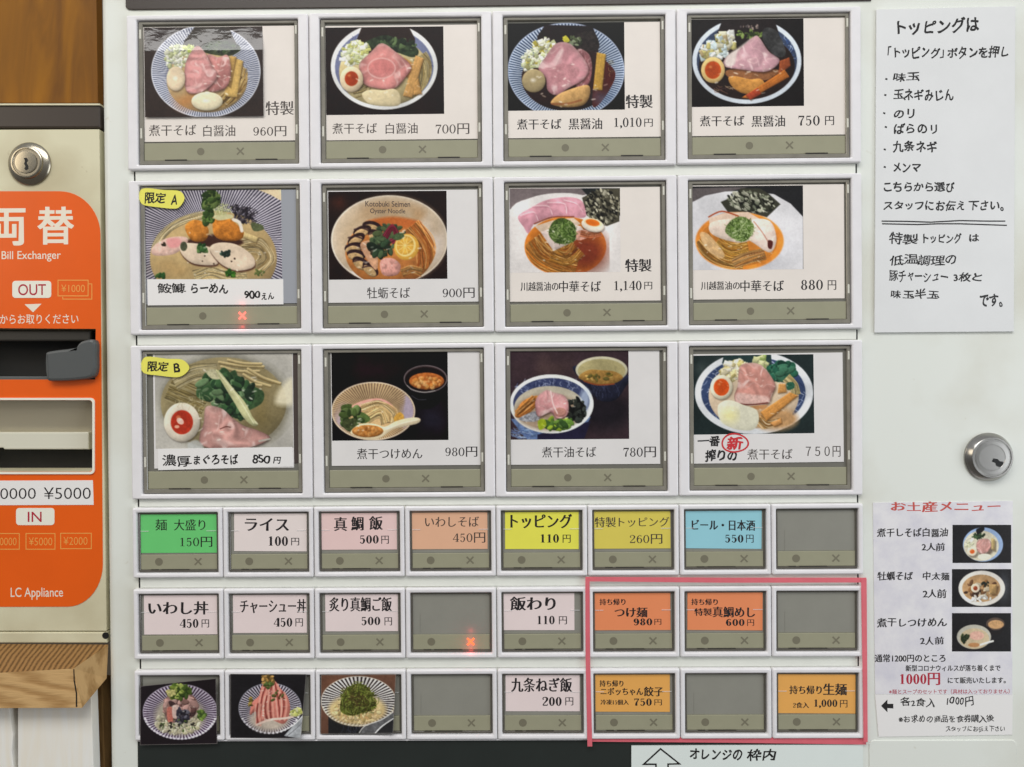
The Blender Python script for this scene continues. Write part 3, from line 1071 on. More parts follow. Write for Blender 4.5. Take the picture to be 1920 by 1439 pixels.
def pic_oyster(p):
    p.tint(160, 180, 400, 400, (110, 50, 30), .9)
    p.tint(160, 700, 1165, 925, (96, 58, 54), .8)
    p.E(675, 585, 488, 372, (206, 186, 160), edge=.06)
    p.ring(675, 585, 486, 370, 12, (226, 214, 196))
    p.P_([(340, 850), (450, 925), (920, 925), (760, 880)], (226, 222, 222), sm=False)
    p.E(690, 585, 440, 335, (196, 170, 136), soft=30)
    p.tint(380, 260, 980, 480, (180, 120, 60), .9)
    p.tint(900, 380, 1160, 800, (222, 214, 214), 1.1, clip=(675, 585, 480, 365))
    p.E(675, 690, 372, 282, (196, 122, 60), edge=.18, tex=.12)
    p.P_([(480, 430), (700, 390), (930, 430), (880, 480), (560, 480)], (206, 110, 50), soft=6)
    p.clip = (675, 650, 395, 300)
    p.noodles(34, [(860, 470), (960, 600), (1000, 720), (990, 830)], 75, 13, [(222, 142, 66), (200, 112, 46), (236, 166, 92), (180, 96, 40)])
    p.clip = None
    for (x, y, a) in ((520, 480, 10), (440, 520, -20), (390, 590, -30), (370, 660, -10), (390, 720, 10), (430, 790, 30), (510, 840, 40), (560, 560, 30)):
        p.E(x + 6, y - 10, 80, 44, (56, 36, 36), a, tex=.3)
        p.E(x, y + 8, 66, 34, (196, 160, 110), a, edge=.35, tex=.25, ts=24)
        p.L([(x - 60, y - 22), (x, y - 34), (x + 60, y - 14)], 14, (62, 40, 44), alpha=.8)
    p.P_([(430, 620), (540, 600), (580, 760), (560, 840), (480, 740)], (214, 160, 122), tex=.15, edge=.2)
    p.P_([(600, 760), (700, 740), (770, 800), (740, 880), (620, 880)], (212, 150, 136), tex=.2, edge=.2)
    p.spots(50, 620, 640, 110, 100, 34, [(52, 72, 50), (38, 52, 38), (84, 104, 70), (66, 60, 44)], 'leaf')
    p.spots(24, 690, 510, 130, 50, 32, [(70, 88, 64), (96, 112, 70)], 'leaf')
    p.clip = (675, 650, 395, 300)
    p.noodles(10, [(640, 560), (700, 480), (740, 560), (690, 600)], 26, 12, [(160, 50, 74), (130, 36, 60), (190, 84, 100)])
    p.clip = None
    p.E(820, 645, 104, 112, (226, 170, 66), 20, edge=.1)
    p.E(812, 635, 84, 92, (238, 206, 130), 20)
    p.E(808, 632, 72, 80, (216, 164, 64), 20, tex=.15)
    for a in range(0, 180, 36):
        c, s = math.cos(math.radians(a)), math.sin(math.radians(a))
        p.L([(808 - 70 * c, 632 - 76 * s), (808 + 70 * c, 632 + 76 * s)], 6, (238, 206, 130), alpha=.8)
    p.P_([(690, 560), (770, 520), (800, 560), (740, 590)], (80, 100, 64), tex=.2)
    p.noodles(14, [(780, 860), (860, 830), (950, 850)], 40, 10, [(216, 160, 90), (190, 120, 60)])
    p.shine(26, 675, 690, 320, 220, 14)


def pic_soy_special(p):
    p.P_([(160, 150), (160, 350), (340, 230), (560, 195), (760, 215), (1000, 150)], (120, 108, 108), sm=False, tex=.06)
    p.P_([(760, 150), (1095, 150), (1095, 460), (1000, 460), (860, 260)], (44, 48, 50), sm=False)
    p.E(600, 560, 560, 370, (222, 216, 212))
    p.P_([(155, 360), (340, 230), (560, 195), (780, 220), (1000, 420), (1095, 440), (1095, 855), (155, 855)], (222, 216, 212))
    p.E(630, 640, 345, 250, (188, 108, 34), edge=-.25, tex=.12)
    p.E(800, 690, 180, 160, (130, 56, 34), soft=40)
    p.clip = (630, 640, 338, 244)
    p.noodles(40, [(330, 600), (420, 720), (560, 790), (720, 830)], 110, 8, [(214, 150, 70), (188, 116, 40), (228, 176, 104), (150, 86, 30)])
    p.noodles(26, [(520, 680), (640, 720), (720, 640)], 90, 8, [(206, 140, 50), (176, 104, 30), (226, 170, 90)])
    p.clip = None
    p.P_([(770, 230), (890, 170), (960, 150), (1095, 150), (1085, 430), (980, 470), (900, 440), (810, 380)], (80, 76, 62), sm=False)
    p.spots(240, 940, 310, 150, 150, 15, [(120, 116, 96), (160, 154, 130), (48, 46, 38), (34, 34, 30), (190, 184, 160)], 'leaf', ang=55)
    p.P_([(230, 390), (330, 320), (470, 250), (640, 225), (760, 250), (800, 340), (780, 400), (560, 385), (380, 440), (320, 530), (280, 480)], (214, 150, 162), edge=.1, tex=.16, ts=70)
    for a in (([(250, 380), (360, 350), (400, 420)]), ([(340, 300), (480, 300), (520, 370)]), ([(480, 270), (620, 280), (640, 360)]), ([(620, 250), (720, 280), (780, 350)])):
        p.L(a, 9, (238, 208, 208), alpha=.7)
        p.L([(x + 14, y + 14) for x, y in a], 9, (190, 120, 136), alpha=.5)
    p.L([(370, 450), (520, 395), (700, 390)], 12, (150, 80, 60))
    p.P_([(370, 470), (560, 410), (700, 400), (760, 450), (640, 500), (420, 520)], (222, 196, 170), sm=False, tex=.08)
    p.P_([(420, 520), (640, 440), (760, 470), (800, 520), (700, 600), (530, 680)], (228, 206, 196), sm=False, edge=.15, tex=.08)
    p.P_([(720, 520), (800, 500), (860, 540), (740, 590)], (206, 150, 130), tex=.2)
    p.clip = (630, 640, 338, 244)
    p.noodles(8, [(760, 530), (850, 550), (940, 530)], 24, 12, [(214, 128, 84), (190, 100, 60)])
    p.clip = None
    p.P_([(490, 540), (520, 440), (600, 400), (700, 450), (720, 560), (680, 610), (560, 615)], (74, 96, 40), tex=.3)
    p.spots(200, 610, 520, 105, 95, 24, [(96, 124, 52), (62, 88, 34), (140, 164, 92), (44, 64, 26), (176, 190, 130)], 'strand')
    p.egg(862, 462, 98, 56, False, white=(240, 226, 206), rot=14)
    p.E(862, 440, 78, 34, (240, 214, 170), 12)
    p.E(860, 440, 60, 28, (226, 112, 26), 12, edge=-.1)
    p.shine(24, 640, 660, 300, 200, 12)


def pic_soy(p):
    p.P_([(155, 150), (155, 280), (300, 210), (480, 180), (640, 140)], (100, 92, 92), sm=False, tex=.06)
    p.P_([(155, 855), (155, 276), (280, 212), (450, 178), (620, 170), (860, 200), (1000, 280), (1106, 392), (1106, 855)], (212, 210, 212), sm=False)
    p.tint(600, 500, 1106, 850, (190, 190, 196), .9)
    p.E(570, 595, 372, 245, (206, 124, 44), edge=-.2, tex=.1, soft=3)
    p.E(560, 600, 330, 210, (196, 120, 44), tex=.12)
    p.P_([(410, 265), (520, 220), (580, 150), (740, 150), (820, 200), (915, 285), (800, 395), (640, 350), (470, 350)], (66, 66, 54), sm=False)
    p.spots(230, 665, 265, 200, 85, 16, [(130, 134, 112), (170, 170, 148), (54, 56, 44), (38, 40, 34), (196, 194, 172)], 'leaf', ang=40, rot=8)
    p.clip = (570, 595, 364, 238)
    p.noodles(46, [(240, 580), (330, 690), (460, 760), (600, 780)], 80, 8, [(216, 160, 76), (190, 120, 44), (232, 190, 120), (150, 90, 34)])
    p.noodles(30, [(380, 600), (500, 680), (640, 650)], 70, 8, [(214, 156, 60), (190, 120, 40), (230, 184, 100)])
    p.noodles(26, [(520, 790), (640, 740), (780, 700)], 44, 9, [(222, 176, 110), (196, 130, 60), (150, 84, 40)])
    p.clip = None
    p.P_([(310, 400), (460, 360), (640, 350), (760, 420), (640, 480), (320, 470)], (226, 196, 172), sm=False, tex=.06, edge=.1)
    p.L([(310, 392), (420, 345), (560, 385)], 12, (190, 84, 44))
    p.P_([(330, 440), (520, 410), (680, 460), (700, 560), (560, 610), (340, 540)], (230, 208, 190), edge=.16, tex=.08)
    p.P_([(620, 470), (700, 410), (830, 430), (880, 560), (860, 660), (810, 690), (700, 620), (620, 560)], (230, 208, 194), edge=.18, tex=.08)
    p.L([(690, 430), (760, 520), (810, 600)], 10, (170, 110, 90), alpha=.7)
    p.P_([(810, 590), (850, 600), (840, 660), (810, 650)], (90, 40, 34))
    p.P_([(235, 530), (310, 540), (440, 700), (400, 740), (280, 650)], (224, 186, 136), alpha=.8, tex=.15)
    p.P_([(450, 520), (500, 420), (600, 390), (690, 460), (660, 560), (580, 600)], (96, 120, 56), tex=.3)
    p.spots(200, 575, 495, 110, 95, 24, [(120, 146, 72), (84, 110, 48), (166, 186, 120), (60, 80, 34), (190, 204, 150)], 'strand')
    p.shine(24, 580, 620, 310, 190, 12)


def pic_tuna(p):
    p.E(880, 560, 640, 470, (176, 172, 160), tex=.03)
    p.E(870, 560, 590, 440, (150, 146, 132), soft=8)
    p.E(860, 560, 565, 415, (150, 136, 98), edge=.12, tex=.10)
    p.tint(980, 280, 1420, 900, (120, 104, 60), .9)
    p.tint(320, 220, 900, 620, (150, 136, 76), .7)
    p.P_([(1330, 560), (1370, 420), (1480, 340), (1480, 560)], (232, 222, 190), soft=12, alpha=.85)
    p.clip = (860, 560, 565, 415)
    p.noodles(40, [(370, 420), (560, 500), (700, 560)], 110, 12, [(178, 160, 104), (150, 130, 76), (196, 180, 130), (120, 104, 58)], al=.75)
    p.noodles(26, [(420, 380), (600, 290), (800, 270)], 60, 12, [(196, 180, 130), (170, 150, 96), (206, 192, 150)], al=.8)
    p.clip = None
    for q in (((820, 190), (1000, 220), (1220, 230)), ((840, 230), (1000, 270), (1180, 270)), ((1050, 270), (1180, 320), (1300, 370)), ((1040, 300), (1140, 360), (1280, 405)), ((900, 170), (1040, 200), (1200, 205)), ((1080, 250), (1220, 330), (1370, 380)), ((1000, 330), (1100, 380), (1200, 400))):
        p.L(q, 24, (206, 184, 130), edge=.4)
        p.L([(x, y + 15) for x, y in q], 7, (130, 108, 60), alpha=.7)
    p.P_([(620, 420), (660, 345), (760, 350), (860, 320), (960, 260), (1000, 330), (1120, 400), (1220, 460), (1200, 560), (1060, 640), (1000, 700), (900, 660), (820, 570), (700, 540), (620, 500)], (66, 96, 58), tex=.3, ts=60)
    p.spots(90, 900, 440, 260, 130, 52, [(62, 98, 58), (44, 76, 46), (90, 126, 80), (110, 140, 96), (38, 62, 40)], 'leaf', rot=20)
    p.spots(26, 980, 640, 90, 40, 40, [(56, 92, 54), (40, 70, 44), (84, 120, 76)], 'leaf')
    p.P_([(700, 270), (800, 260), (860, 330), (760, 340)], (196, 190, 150), tex=.15)
    p.P_([(790, 270), (830, 280), (960, 440), (1060, 560), (1120, 680), (1170, 750), (1120, 760), (1040, 690), (960, 560), (880, 430)], (206, 204, 150), edge=.25, tex=.1)
    p.L([(820, 290), (980, 490), (1130, 740)], 8, (232, 230, 196), alpha=.7)
    p.meat([(690, 620), (730, 580), (850, 610), (940, 690), (1040, 760), (1160, 800), (1270, 855), (1240, 900), (1120, 950), (960, 975), (760, 970), (650, 920), (650, 820), (680, 740)], (206, 152, 142), fat=(228, 190, 178), sd=12, lines=14)
    p.L([(830, 790), (880, 770), (920, 775)], 9, (110, 60, 50))
    p.L([(1180, 900), (1230, 890), (1275, 880)], 16, (190, 185, 170))
    p.P_([(540, 920), (620, 890), (680, 960), (560, 985)], (186, 188, 184), soft=4, alpha=.8)
    p.egg(485, 730, 162, 176, white=(226, 214, 192), yc=(184, 52, 26), yr=.62)
    p.E(470, 720, 36, 26, (246, 190, 170), 40)
    p.E(440, 770, 22, 14, (240, 170, 140))
    p.spots(30, 660, 560, 240, 60, 26, [(206, 196, 150), (220, 212, 180)], 'strand', al=.6)
    p.shine(26, 860, 560, 480, 330, 18)


def pic_tsukemen(p):
    p.tint(205, 90, 900, 500, (46, 22, 34), .9)
    p.tint(900, 500, 1250, 890, (46, 46, 62), .9)
    p.E(1045, 340, 196, 122, (70, 54, 54))
    p.E(1045, 345, 184, 110, (34, 24, 26))
    p.P_([(850, 350), (900, 440), (1040, 470), (1200, 440), (1240, 350), (1220, 480), (1100, 600), (960, 590), (890, 500)], (16, 14, 18), soft=4)
    p.E(1055, 360, 158, 76, (180, 100, 44), edge=.25, tex=.2)
    p.spots(60, 1060, 375, 130, 48, 14, [(222, 156, 80), (206, 130, 56), (236, 180, 110)], 'dot', al=.7)
    p.ring(1045, 340, 192, 120, 7, (130, 120, 120))
    p.L([(880, 400), (930, 440), (1030, 460), (1130, 445)], 9, (180, 176, 170), alpha=.7)
    p.L([(920, 490), (980, 525), (1050, 525)], 8, (90, 90, 96), alpha=.7)
    p.stripes(575, 630, 372, 258, 560, 720, 240, 130, 96, (206, 178, 130), (140, 108, 84), duty=.5, rim=10, rimc=(226, 206, 176), shade=.1)
    p.tint(820, 420, 960, 820, (176, 160, 176), 2.2, 60, clip=(575, 630, 366, 252))
    p.tint(205, 560, 420, 860, (176, 156, 160), 1.8, 60, clip=(575, 630, 366, 252))
    p.E(560, 700, 250, 150, (214, 176, 122), soft=16, tex=.08)
    p.P_([(370, 600), (470, 540), (620, 515), (730, 560), (780, 650), (740, 720), (600, 640), (430, 660)], (222, 156, 140), tex=.12, edge=.1)
    p.clip = (575, 640, 350, 240)
    p.noodles(50, [(480, 640), (620, 600), (720, 660), (720, 730)], 60, 10, [(232, 196, 132), (214, 170, 104), (242, 214, 160)])
    p.noodles(20, [(520, 700), (640, 640), (680, 740)], 40, 10, [(236, 204, 140), (214, 170, 104)])
    p.clip = None
    p.P_([(760, 690), (810, 640), (850, 670), (840, 720), (780, 740)], (214, 160, 66), tex=.15)
    p.P_([(290, 580), (380, 570), (360, 640), (300, 650)], (74, 92, 46), tex=.2)
    p.P_([(440, 640), (500, 650), (550, 700), (500, 740), (420, 720)], (90, 112, 58), tex=.2)
    p.spots(46, 375, 700, 90, 90, 36, [(84, 104, 54), (62, 80, 42), (104, 124, 70), (50, 64, 36)], 'leaf')
    p.P_([(300, 720), (420, 700), (400, 810), (330, 800)], (70, 78, 48), tex=.3)
    p.P_([(370, 820), (450, 750), (580, 745), (680, 770), (780, 720), (900, 690), (980, 690), (1000, 715), (960, 745), (840, 770), (740, 800), (640, 870), (540, 885), (430, 860)], (232, 214, 176), edge=.12)
    p.E(525, 810, 142, 56, (186, 122, 58), 0, edge=.25, tex=.2)
    p.spots(40, 525, 815, 120, 42, 10, [(206, 150, 84), (166, 104, 46)], 'dot', al=.6)
    p.L([(700, 790), (830, 740), (970, 708)], 12, (246, 236, 210), alpha=.7)
    p.shine(14, 570, 690, 240, 150, 12)


def pic_abura(p):
    p.tint(178, 80, 900, 400, (88, 68, 66), .9)
    p.tint(900, 560, 1240, 880, (58, 50, 54), .9)
    p.E(1000, 620, 260, 160, (30, 28, 36), soft=30, alpha=.7)
    p.P_([(765, 220), (800, 340), (900, 470), (1000, 540), (1120, 530), (1200, 430), (1228, 300)], (44, 46, 66), edge=.2, tex=.15)
    p.spots(40, 1010, 440, 150, 60, 30, [(66, 70, 96), (34, 36, 56)], 'strand', ang=90)
    p.E(998, 260, 234, 122, (196, 190, 160), edge=.1)
    p.E(998, 268, 214, 108, (172, 160, 112), tex=.06)
    p.P_([(790, 320), (880, 260), (1000, 262), (1120, 275), (1190, 330), (1100, 385), (960, 395), (850, 365)], (164, 124, 62), edge=.2, tex=.16)
    p.spots(16, 980, 320, 120, 40, 20, [(140, 120, 50), (210, 170, 90), (110, 100, 50)], 'leaf')
    p.L([(840, 360), (960, 393), (1110, 385)], 12, (150, 76, 40))
    p.P_([(180, 700), (300, 860), (330, 885), (760, 885), (860, 760), (900, 680)], (96, 118, 160), sm=False, tex=.2)
    p.spots(60, 280, 830, 110, 40, 24, [(190, 205, 220), (120, 150, 190), (90, 110, 160)], 'strand', ang=10)
    p.P_([(420, 840), (900, 720), (840, 885), (420, 885)], (44, 40, 66), sm=False)
    p.E(548, 565, 376, 264, (232, 234, 228), edge=.06)
    p.E(540, 560, 348, 236, (196, 198, 200))
    p.E(545, 540, 345, 208, (66, 74, 110))
    p.spots(120, 545, 420, 330, 80, 24, [(130, 140, 176), (50, 56, 96), (166, 174, 200)], 'strand')
    p.E(530, 600, 318, 196, (190, 180, 158), tex=.05)
    p.ring(548, 565, 362, 250, 30, (232, 234, 228))
    p.E(840, 540, 50, 110, (196, 212, 232), 10, soft=10, alpha=.7)
    p.E(520, 640, 300, 165, (170, 146, 122), soft=10, tex=.1)
    p.spots(90, 770, 620, 80, 100, 26, [(34, 36, 34), (52, 56, 50), (70, 76, 70), (22, 24, 24)], 'leaf')
    p.P_([(220, 650), (290, 540), (420, 490), (430, 560), (330, 660), (240, 690)], (196, 124, 56), tex=.2, edge=.2)
    p.clip = (545, 570, 345, 235)
    p.noodles(20, [(240, 660), (320, 590), (400, 520)], 40, 13, [(214, 140, 66), (180, 104, 44), (226, 164, 96)])
    p.clip = None
    p.P_([(260, 690), (400, 630), (450, 660), (410, 720), (290, 720)], (150, 150, 156), tex=.3)
    p.spots(20, 350, 690, 80, 28, 18, [(206, 208, 214), (120, 120, 126)], 'strand')
    p.meat([(420, 500), (500, 440), (560, 460), (660, 490), (700, 560), (690, 660), (600, 700), (540, 640), (430, 680), (400, 580)], (214, 150, 150), sd=3, lines=12)
    p.E(625, 640, 56, 42, (186, 130, 116), tex=.1, edge=.2)
    p.L([(540, 450), (560, 560), (600, 650)], 12, (240, 214, 208), alpha=.8)
    p.spots(46, 610, 745, 150, 44, 34, [(84, 118, 52), (60, 88, 44), (150, 176, 50), (110, 146, 60)], 'leaf')
    p.P_([(425, 720), (480, 700), (500, 760), (440, 800)], (166, 186, 40), tex=.15)
    p.shine(16, 530, 620, 280, 150, 12)


def pic_first_press(p):
    p.tint(190, 120, 500, 360, (120, 130, 126), .9)
    p.E(738, 465, 532, 372, (214, 216, 218), edge=.05)
    p.ring(738, 465, 520, 360, 14, (232, 234, 236))
    p.E(732, 462, 470, 322, (60, 76, 112))
    p.spots(220, 732, 460, 470, 320, 30, [(206, 210, 222), (44, 58, 100), (160, 170, 196)], 'strand')
    p.E(735, 490, 405, 312, (214, 190, 160), edge=.08, tex=.05)
    p.ring(738, 465, 505, 346, 52, (218, 220, 222))
    p.P_([(470, 110), (450, 200), (600, 250), (900, 220), (890, 110)], (44, 66, 66), sm=False)
    p.E(930, 700, 200, 100, (190, 146, 98), soft=14, tex=.1)
    p.spots(120, 560, 260, 120, 75, 26, [(236, 228, 206), (222, 206, 150), (206, 190, 120), (232, 220, 180)], rot=-20)
    p.spots(26, 800, 190, 60, 40, 26, [(206, 206, 150), (150, 170, 96)])
    p.P_([(850, 230), (960, 200), (1090, 190), (1110, 250), (1040, 330), (950, 370), (880, 300)], (40, 92, 70), tex=.3)
    p.spots(50, 970, 280, 130, 70, 40, [(44, 100, 78), (30, 74, 60), (70, 124, 96)], 'leaf')
    p.clip = (735, 480, 440, 320)
    p.noodles(20, [(1030, 330), (1100, 400), (1110, 480)], 40, 11, [(222, 200, 140), (196, 170, 104)])
    p.clip = None
    p.P_([(1030, 380), (1090, 370), (1100, 420), (1040, 440)], (50, 104, 80), tex=.2)
    p.clip = (735, 480, 440, 320)
    p.noodles(16, [(780, 700), (860, 760), (980, 740)], 50, 14, [(226, 170, 96), (196, 134, 66), (236, 214, 176)])
    p.clip = None
    p.menma([(960, 385), (1020, 385), (1030, 460), (950, 470)], (216, 154, 84))
    p.meat([(610, 230), (700, 195), (800, 215), (880, 300), (930, 400), (900, 480), (860, 560), (720, 560), (600, 570), (560, 500), (590, 400)], (214, 148, 134), sd=5, lines=10)
    p.P_([(580, 470), (700, 480), (860, 500), (850, 560), (600, 570)], (228, 190, 178), tex=.14, alpha=.8, soft=4)
    p.L([(585, 560), (700, 572), (860, 555)], 11, (120, 60, 52))
    p.P_([(700, 590), (860, 575), (800, 620)], (196, 140, 90))
    p.menma([(1060, 460), (1135, 490), (850, 720), (795, 640)], (216, 148, 72))
    p.menma([(880, 740), (980, 690), (990, 740), (920, 770)], (214, 150, 84))
    p.egg(445, 415, 100, 110, white=(236, 226, 196), yc=(216, 84, 26), yr=.7)
    p.P_([(410, 620), (430, 560), (520, 530), (660, 580), (760, 620), (780, 720), (720, 800), (560, 790), (440, 720)], (226, 222, 196), edge=.06, tex=.04)
    p.E(520, 670, 70, 60, (230, 222, 160), soft=20)
    p.shine(20, 735, 500, 350, 260, 14)


def pic_sardine_rice(p):
    p.stripes(521, 560, 370, 274, 521, 590, 230, 160, 68, (206, 196, 212), (74, 54, 78), duty=.5, rim=8, rimc=(170, 160, 176), shade=.15)
    p.E(520, 600, 250, 190, (190, 180, 160), soft=14, tex=.08)
    p.spots(240, 500, 670, 230, 110, 20, [(226, 220, 190), (206, 198, 160), (186, 176, 150)], 'leaf')
    p.P_([(350, 500), (400, 400), (520, 360), (640, 390), (700, 480), (690, 570), (600, 640), (420, 670), (370, 600)], (150, 116, 108), tex=.3, ts=60)
    p.spots(90, 530, 500, 160, 120, 40, [(190, 150, 140), (120, 84, 80), (206, 160, 150), (90, 66, 66), (160, 120, 110)], 'leaf')
    p.P_([(390, 530), (440, 520), (450, 650), (400, 660)], (206, 120, 104), tex=.15)
    p.P_([(445, 505), (510, 500), (505, 610), (450, 620)], (222, 190, 178), tex=.1)
    p.spots(60, 540, 600, 60, 70, 22, [(66, 64, 78), (110, 108, 120), (50, 46, 56)], 'leaf')
    p.spots(40, 500, 700, 190, 60, 12, [(60, 56, 50), (90, 110, 60)], 'leaf')
    p.spots(70, 510, 360, 110, 66, 30, [(130, 150, 60), (90, 116, 46), (166, 180, 90), (70, 92, 40)], 'leaf')
    p.spots(16, 430, 370, 40, 30, 22, [(214, 206, 130)], 'leaf')
    p.spots(30, 735, 590, 34, 50, 20, [(130, 160, 70), (90, 120, 56)], 'leaf')
    for a in range(15, 166, 6):
        x, y = 521 + 362 * math.cos(math.radians(a)), 562 + 268 * math.sin(math.radians(a))
        p.E(x, y, 13, 10, (232, 226, 236))
    p.shine(14, 520, 560, 200, 160, 14)


def pic_chashu_rice(p):
    p.stripes(1420, 525, 312, 250, 1420, 560, 180, 130, 66, (200, 194, 206), (56, 50, 60), duty=.5, rim=7, rimc=(150, 150, 160), shade=.1)
    p.E(1410, 640, 200, 120, (190, 176, 160), soft=16, tex=.1)
    p.P_([(1290, 700), (1280, 560), (1220, 590), (1240, 470), (1310, 400), (1330, 320), (1390, 230), (1460, 240), (1520, 320), (1600, 420), (1620, 560), (1560, 680), (1420, 640)], (204, 122, 108), tex=.2, ts=80, edge=.12)
    for i, q in enumerate((((1400, 250), (1340, 420), (1320, 620)), ((1440, 260), (1420, 440), (1430, 620)), ((1470, 280), (1500, 430), (1520, 620)), ((1390, 400), (1370, 520), (1390, 640)), ((1540, 360), (1560, 480), (1540, 640)), ((1300, 480), (1290, 580), (1300, 690)))):
        p.L(q, 13, (132, 52, 46), alpha=.85)
        p.L([(x + 26, y + 6) for x, y in q], 18, (226, 160, 140), alpha=.7)
        p.L([(x - 22, y + 6) for x, y in q], 10, (232, 190, 170), alpha=.6)
    p.L([(1290, 690), (1420, 640), (1600, 620), (1760, 565)], 22, (222, 196, 180))
    p.spots(30, 1400, 240, 60, 40, 24, [(206, 160, 90), (120, 96, 50), (170, 130, 66)], 'leaf')
    p.spots(20, 1400, 300, 50, 30, 22, [(90, 110, 50), (110, 130, 70)], 'leaf')
    p.spots(16, 1500, 400, 80, 60, 18, [(110, 70, 44), (90, 100, 50)], 'leaf')
    p.spots(40, 1680, 570, 60, 30, 22, [(206, 206, 130), (186, 190, 100), (226, 226, 170)], 'leaf', rot=-25)
    p.spots(16, 1225, 460, 14, 40, 16, [(190, 160, 80), (110, 100, 50)], 'leaf')
    for a in range(20, 160, 8):
        x, y = 1420 + 300 * math.cos(math.radians(a)), 530 + 244 * math.sin(math.radians(a))
        p.E(x, y, 11, 10, (226, 222, 226))
    p.P_([(1560, 800), (1660, 690), (1790, 560), (1790, 690), (1730, 830)], (166, 170, 174), sm=False, tex=.2, ts=40)
    p.L([(1520, 760), (1660, 690), (1780, 560)], 9, (236, 236, 236))
    p.L([(1580, 810), (1680, 730), (1760, 650)], 6, (110, 110, 116))
    p.shine(14, 1420, 500, 160, 180, 14)


def pic_leek_rice(p):
    p.tint(116, 190, 500, 420, (150, 96, 66), .8)
    p.P_([(190, 600), (520, 720), (870, 560), (870, 790), (190, 790)], (44, 44, 46), sm=False)
    p.spots(50, 470, 740, 150, 40, 34, [(70, 72, 84), (34, 34, 40)], 'strand', ang=90)
    p.stripes(492, 455, 372, 248, 492, 470, 250, 160, 56, (226, 222, 216), (60, 50, 50), duty=.55, rim=7, rimc=(216, 206, 190), shade=.05)
    p.E(480, 540, 290, 150, (226, 200, 140), soft=12, tex=.08)
    p.tint(200, 480, 760, 690, (214, 150, 90), .7)
    p.spots(160, 480, 560, 260, 110, 18, [(240, 220, 160), (220, 190, 120), (236, 206, 150)], 'leaf')
    p.P_([(330, 400), (400, 310), (500, 275), (600, 330), (640, 430), (670, 510), (560, 560), (420, 600), (310, 550)], (104, 112, 44), tex=.35, ts=50)
    p.spots(260, 490, 430, 170, 140, 40, [(124, 134, 56), (90, 98, 36), (150, 160, 80), (66, 70, 28), (84, 74, 36)], 'strand', rot=15)
    p.spots(40, 480, 440, 80, 70, 26, [(64, 56, 30), (90, 70, 40)], 'strand')
    for a in range(10, 172, 6):
        x, y = 492 + 362 * math.cos(math.radians(a)), 458 + 240 * math.sin(math.radians(a))
        p.E(x, y, 9, 9, (236, 226, 200))
    p.P_([(510, 780), (540, 720), (840, 570), (850, 600), (660, 780)], (110, 110, 112), sm=False, tex=.2)
    p.L([(500, 770), (560, 700), (720, 640), (840, 560)], 10, (222, 220, 214))
    p.L([(650, 785), (720, 710), (850, 620)], 11, (232, 232, 230))


def pic_mini_white(p):
    p.E(487, 527, 82, 70, (150, 176, 214))
    p.E(480, 532, 72, 62, (214, 206, 180), tex=.08)
    p.P_([(460, 465), (490, 456), (490, 470), (466, 486)], (24, 22, 24))
    p.spots(30, 470, 493, 26, 10, 6, [(44, 66, 40), (70, 96, 60)], 'leaf')
    p.spots(30, 432, 520, 16, 24, 6, [(226, 222, 200), (206, 206, 170)])
    p.meat([(466, 510), (510, 505), (520, 540), (490, 566), (462, 550)], (214, 156, 146), sd=1, lines=3)
    p.menma([(520, 500), (535, 505), (535, 550), (522, 548)], (206, 180, 120))
    p.egg(443, 556, 20, 18, yc=(214, 96, 36), yr=.5)
    p.E(494, 578, 28, 14, (232, 226, 206))


def pic_mini_oyster(p):
    p.tint(540, 630, 602, 780, (90, 96, 104), .8)
    p.E(482, 706, 95, 72, (226, 220, 210))
    p.E(480, 706, 78, 56, (190, 150, 104), tex=.12)
    p.spots(34, 480, 712, 66, 40, 11, [(120, 84, 56), (206, 190, 160), (84, 60, 44), (170, 120, 70)], 'leaf')
    p.spots(10, 496, 690, 16, 12, 7, [(44, 50, 36)], 'leaf')
    p.egg(456, 706, 18, 18, yc=(150, 66, 36), yr=.5)
    p.spots(12, 480, 748, 40, 12, 10, [(226, 222, 212)], 'leaf')
    p.menma([(510, 690), (545, 690), (540, 730), (515, 730)], (206, 164, 104))


def pic_mini_tsukemen(p):
    p.E(538, 852, 38, 26, (96, 80, 70))
    p.E(540, 854, 32, 18, (206, 160, 110), tex=.1)
    p.P_([(504, 862), (540, 884), (572, 862), (558, 892), (520, 892)], (40, 34, 34))
    p.E(450, 905, 70, 50, (190, 186, 170))
    p.E(452, 912, 60, 42, (206, 186, 150), tex=.06)
    p.E(462, 900, 30, 18, (226, 176, 156), tex=.08)
    p.spots(18, 412, 912, 16, 16, 8, [(70, 84, 50), (50, 64, 36)], 'leaf')
    p.L([(470, 940), (500, 930), (528, 922)], 8, (236, 232, 220))
    p.E(450, 938, 24, 9, (196, 140, 90))

# ------------------------------------------------------------------ surfaces
paint_mat('machine_paint', (219, 222, 215), (192, 188, 170), 0.32)
paint_mat('cream_paint', (208, 203, 174), (146, 126, 84), 0.4)
M_BEZ = mat('bezel_plastic', (226, 224, 226), 0.3, noise=0.06, nscale=60)
M_STRIPW = mat('divider_paint', (220, 222, 214), 0.35, noise=0.05, nscale=40)
M_BLACK = mat('dark_gap', (14, 14, 13), 0.6)
M_BACK = mat('grey_plate', (138, 137, 128), 0.28, spec=0.6, noise=0.08, nscale=30)
M_BACKD = mat('dim_plate', (112, 110, 102), 0.3, noise=0.1, nscale=30)
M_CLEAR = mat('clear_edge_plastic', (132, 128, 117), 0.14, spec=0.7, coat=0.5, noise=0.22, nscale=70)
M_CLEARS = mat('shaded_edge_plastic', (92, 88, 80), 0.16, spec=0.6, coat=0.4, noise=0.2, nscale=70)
M_GLINT = mat('clear_ridge', (240, 238, 232), 0.2, spec=0.6, alpha=0.35)  # whitish see-through colour stands in for reflections on the cap's step
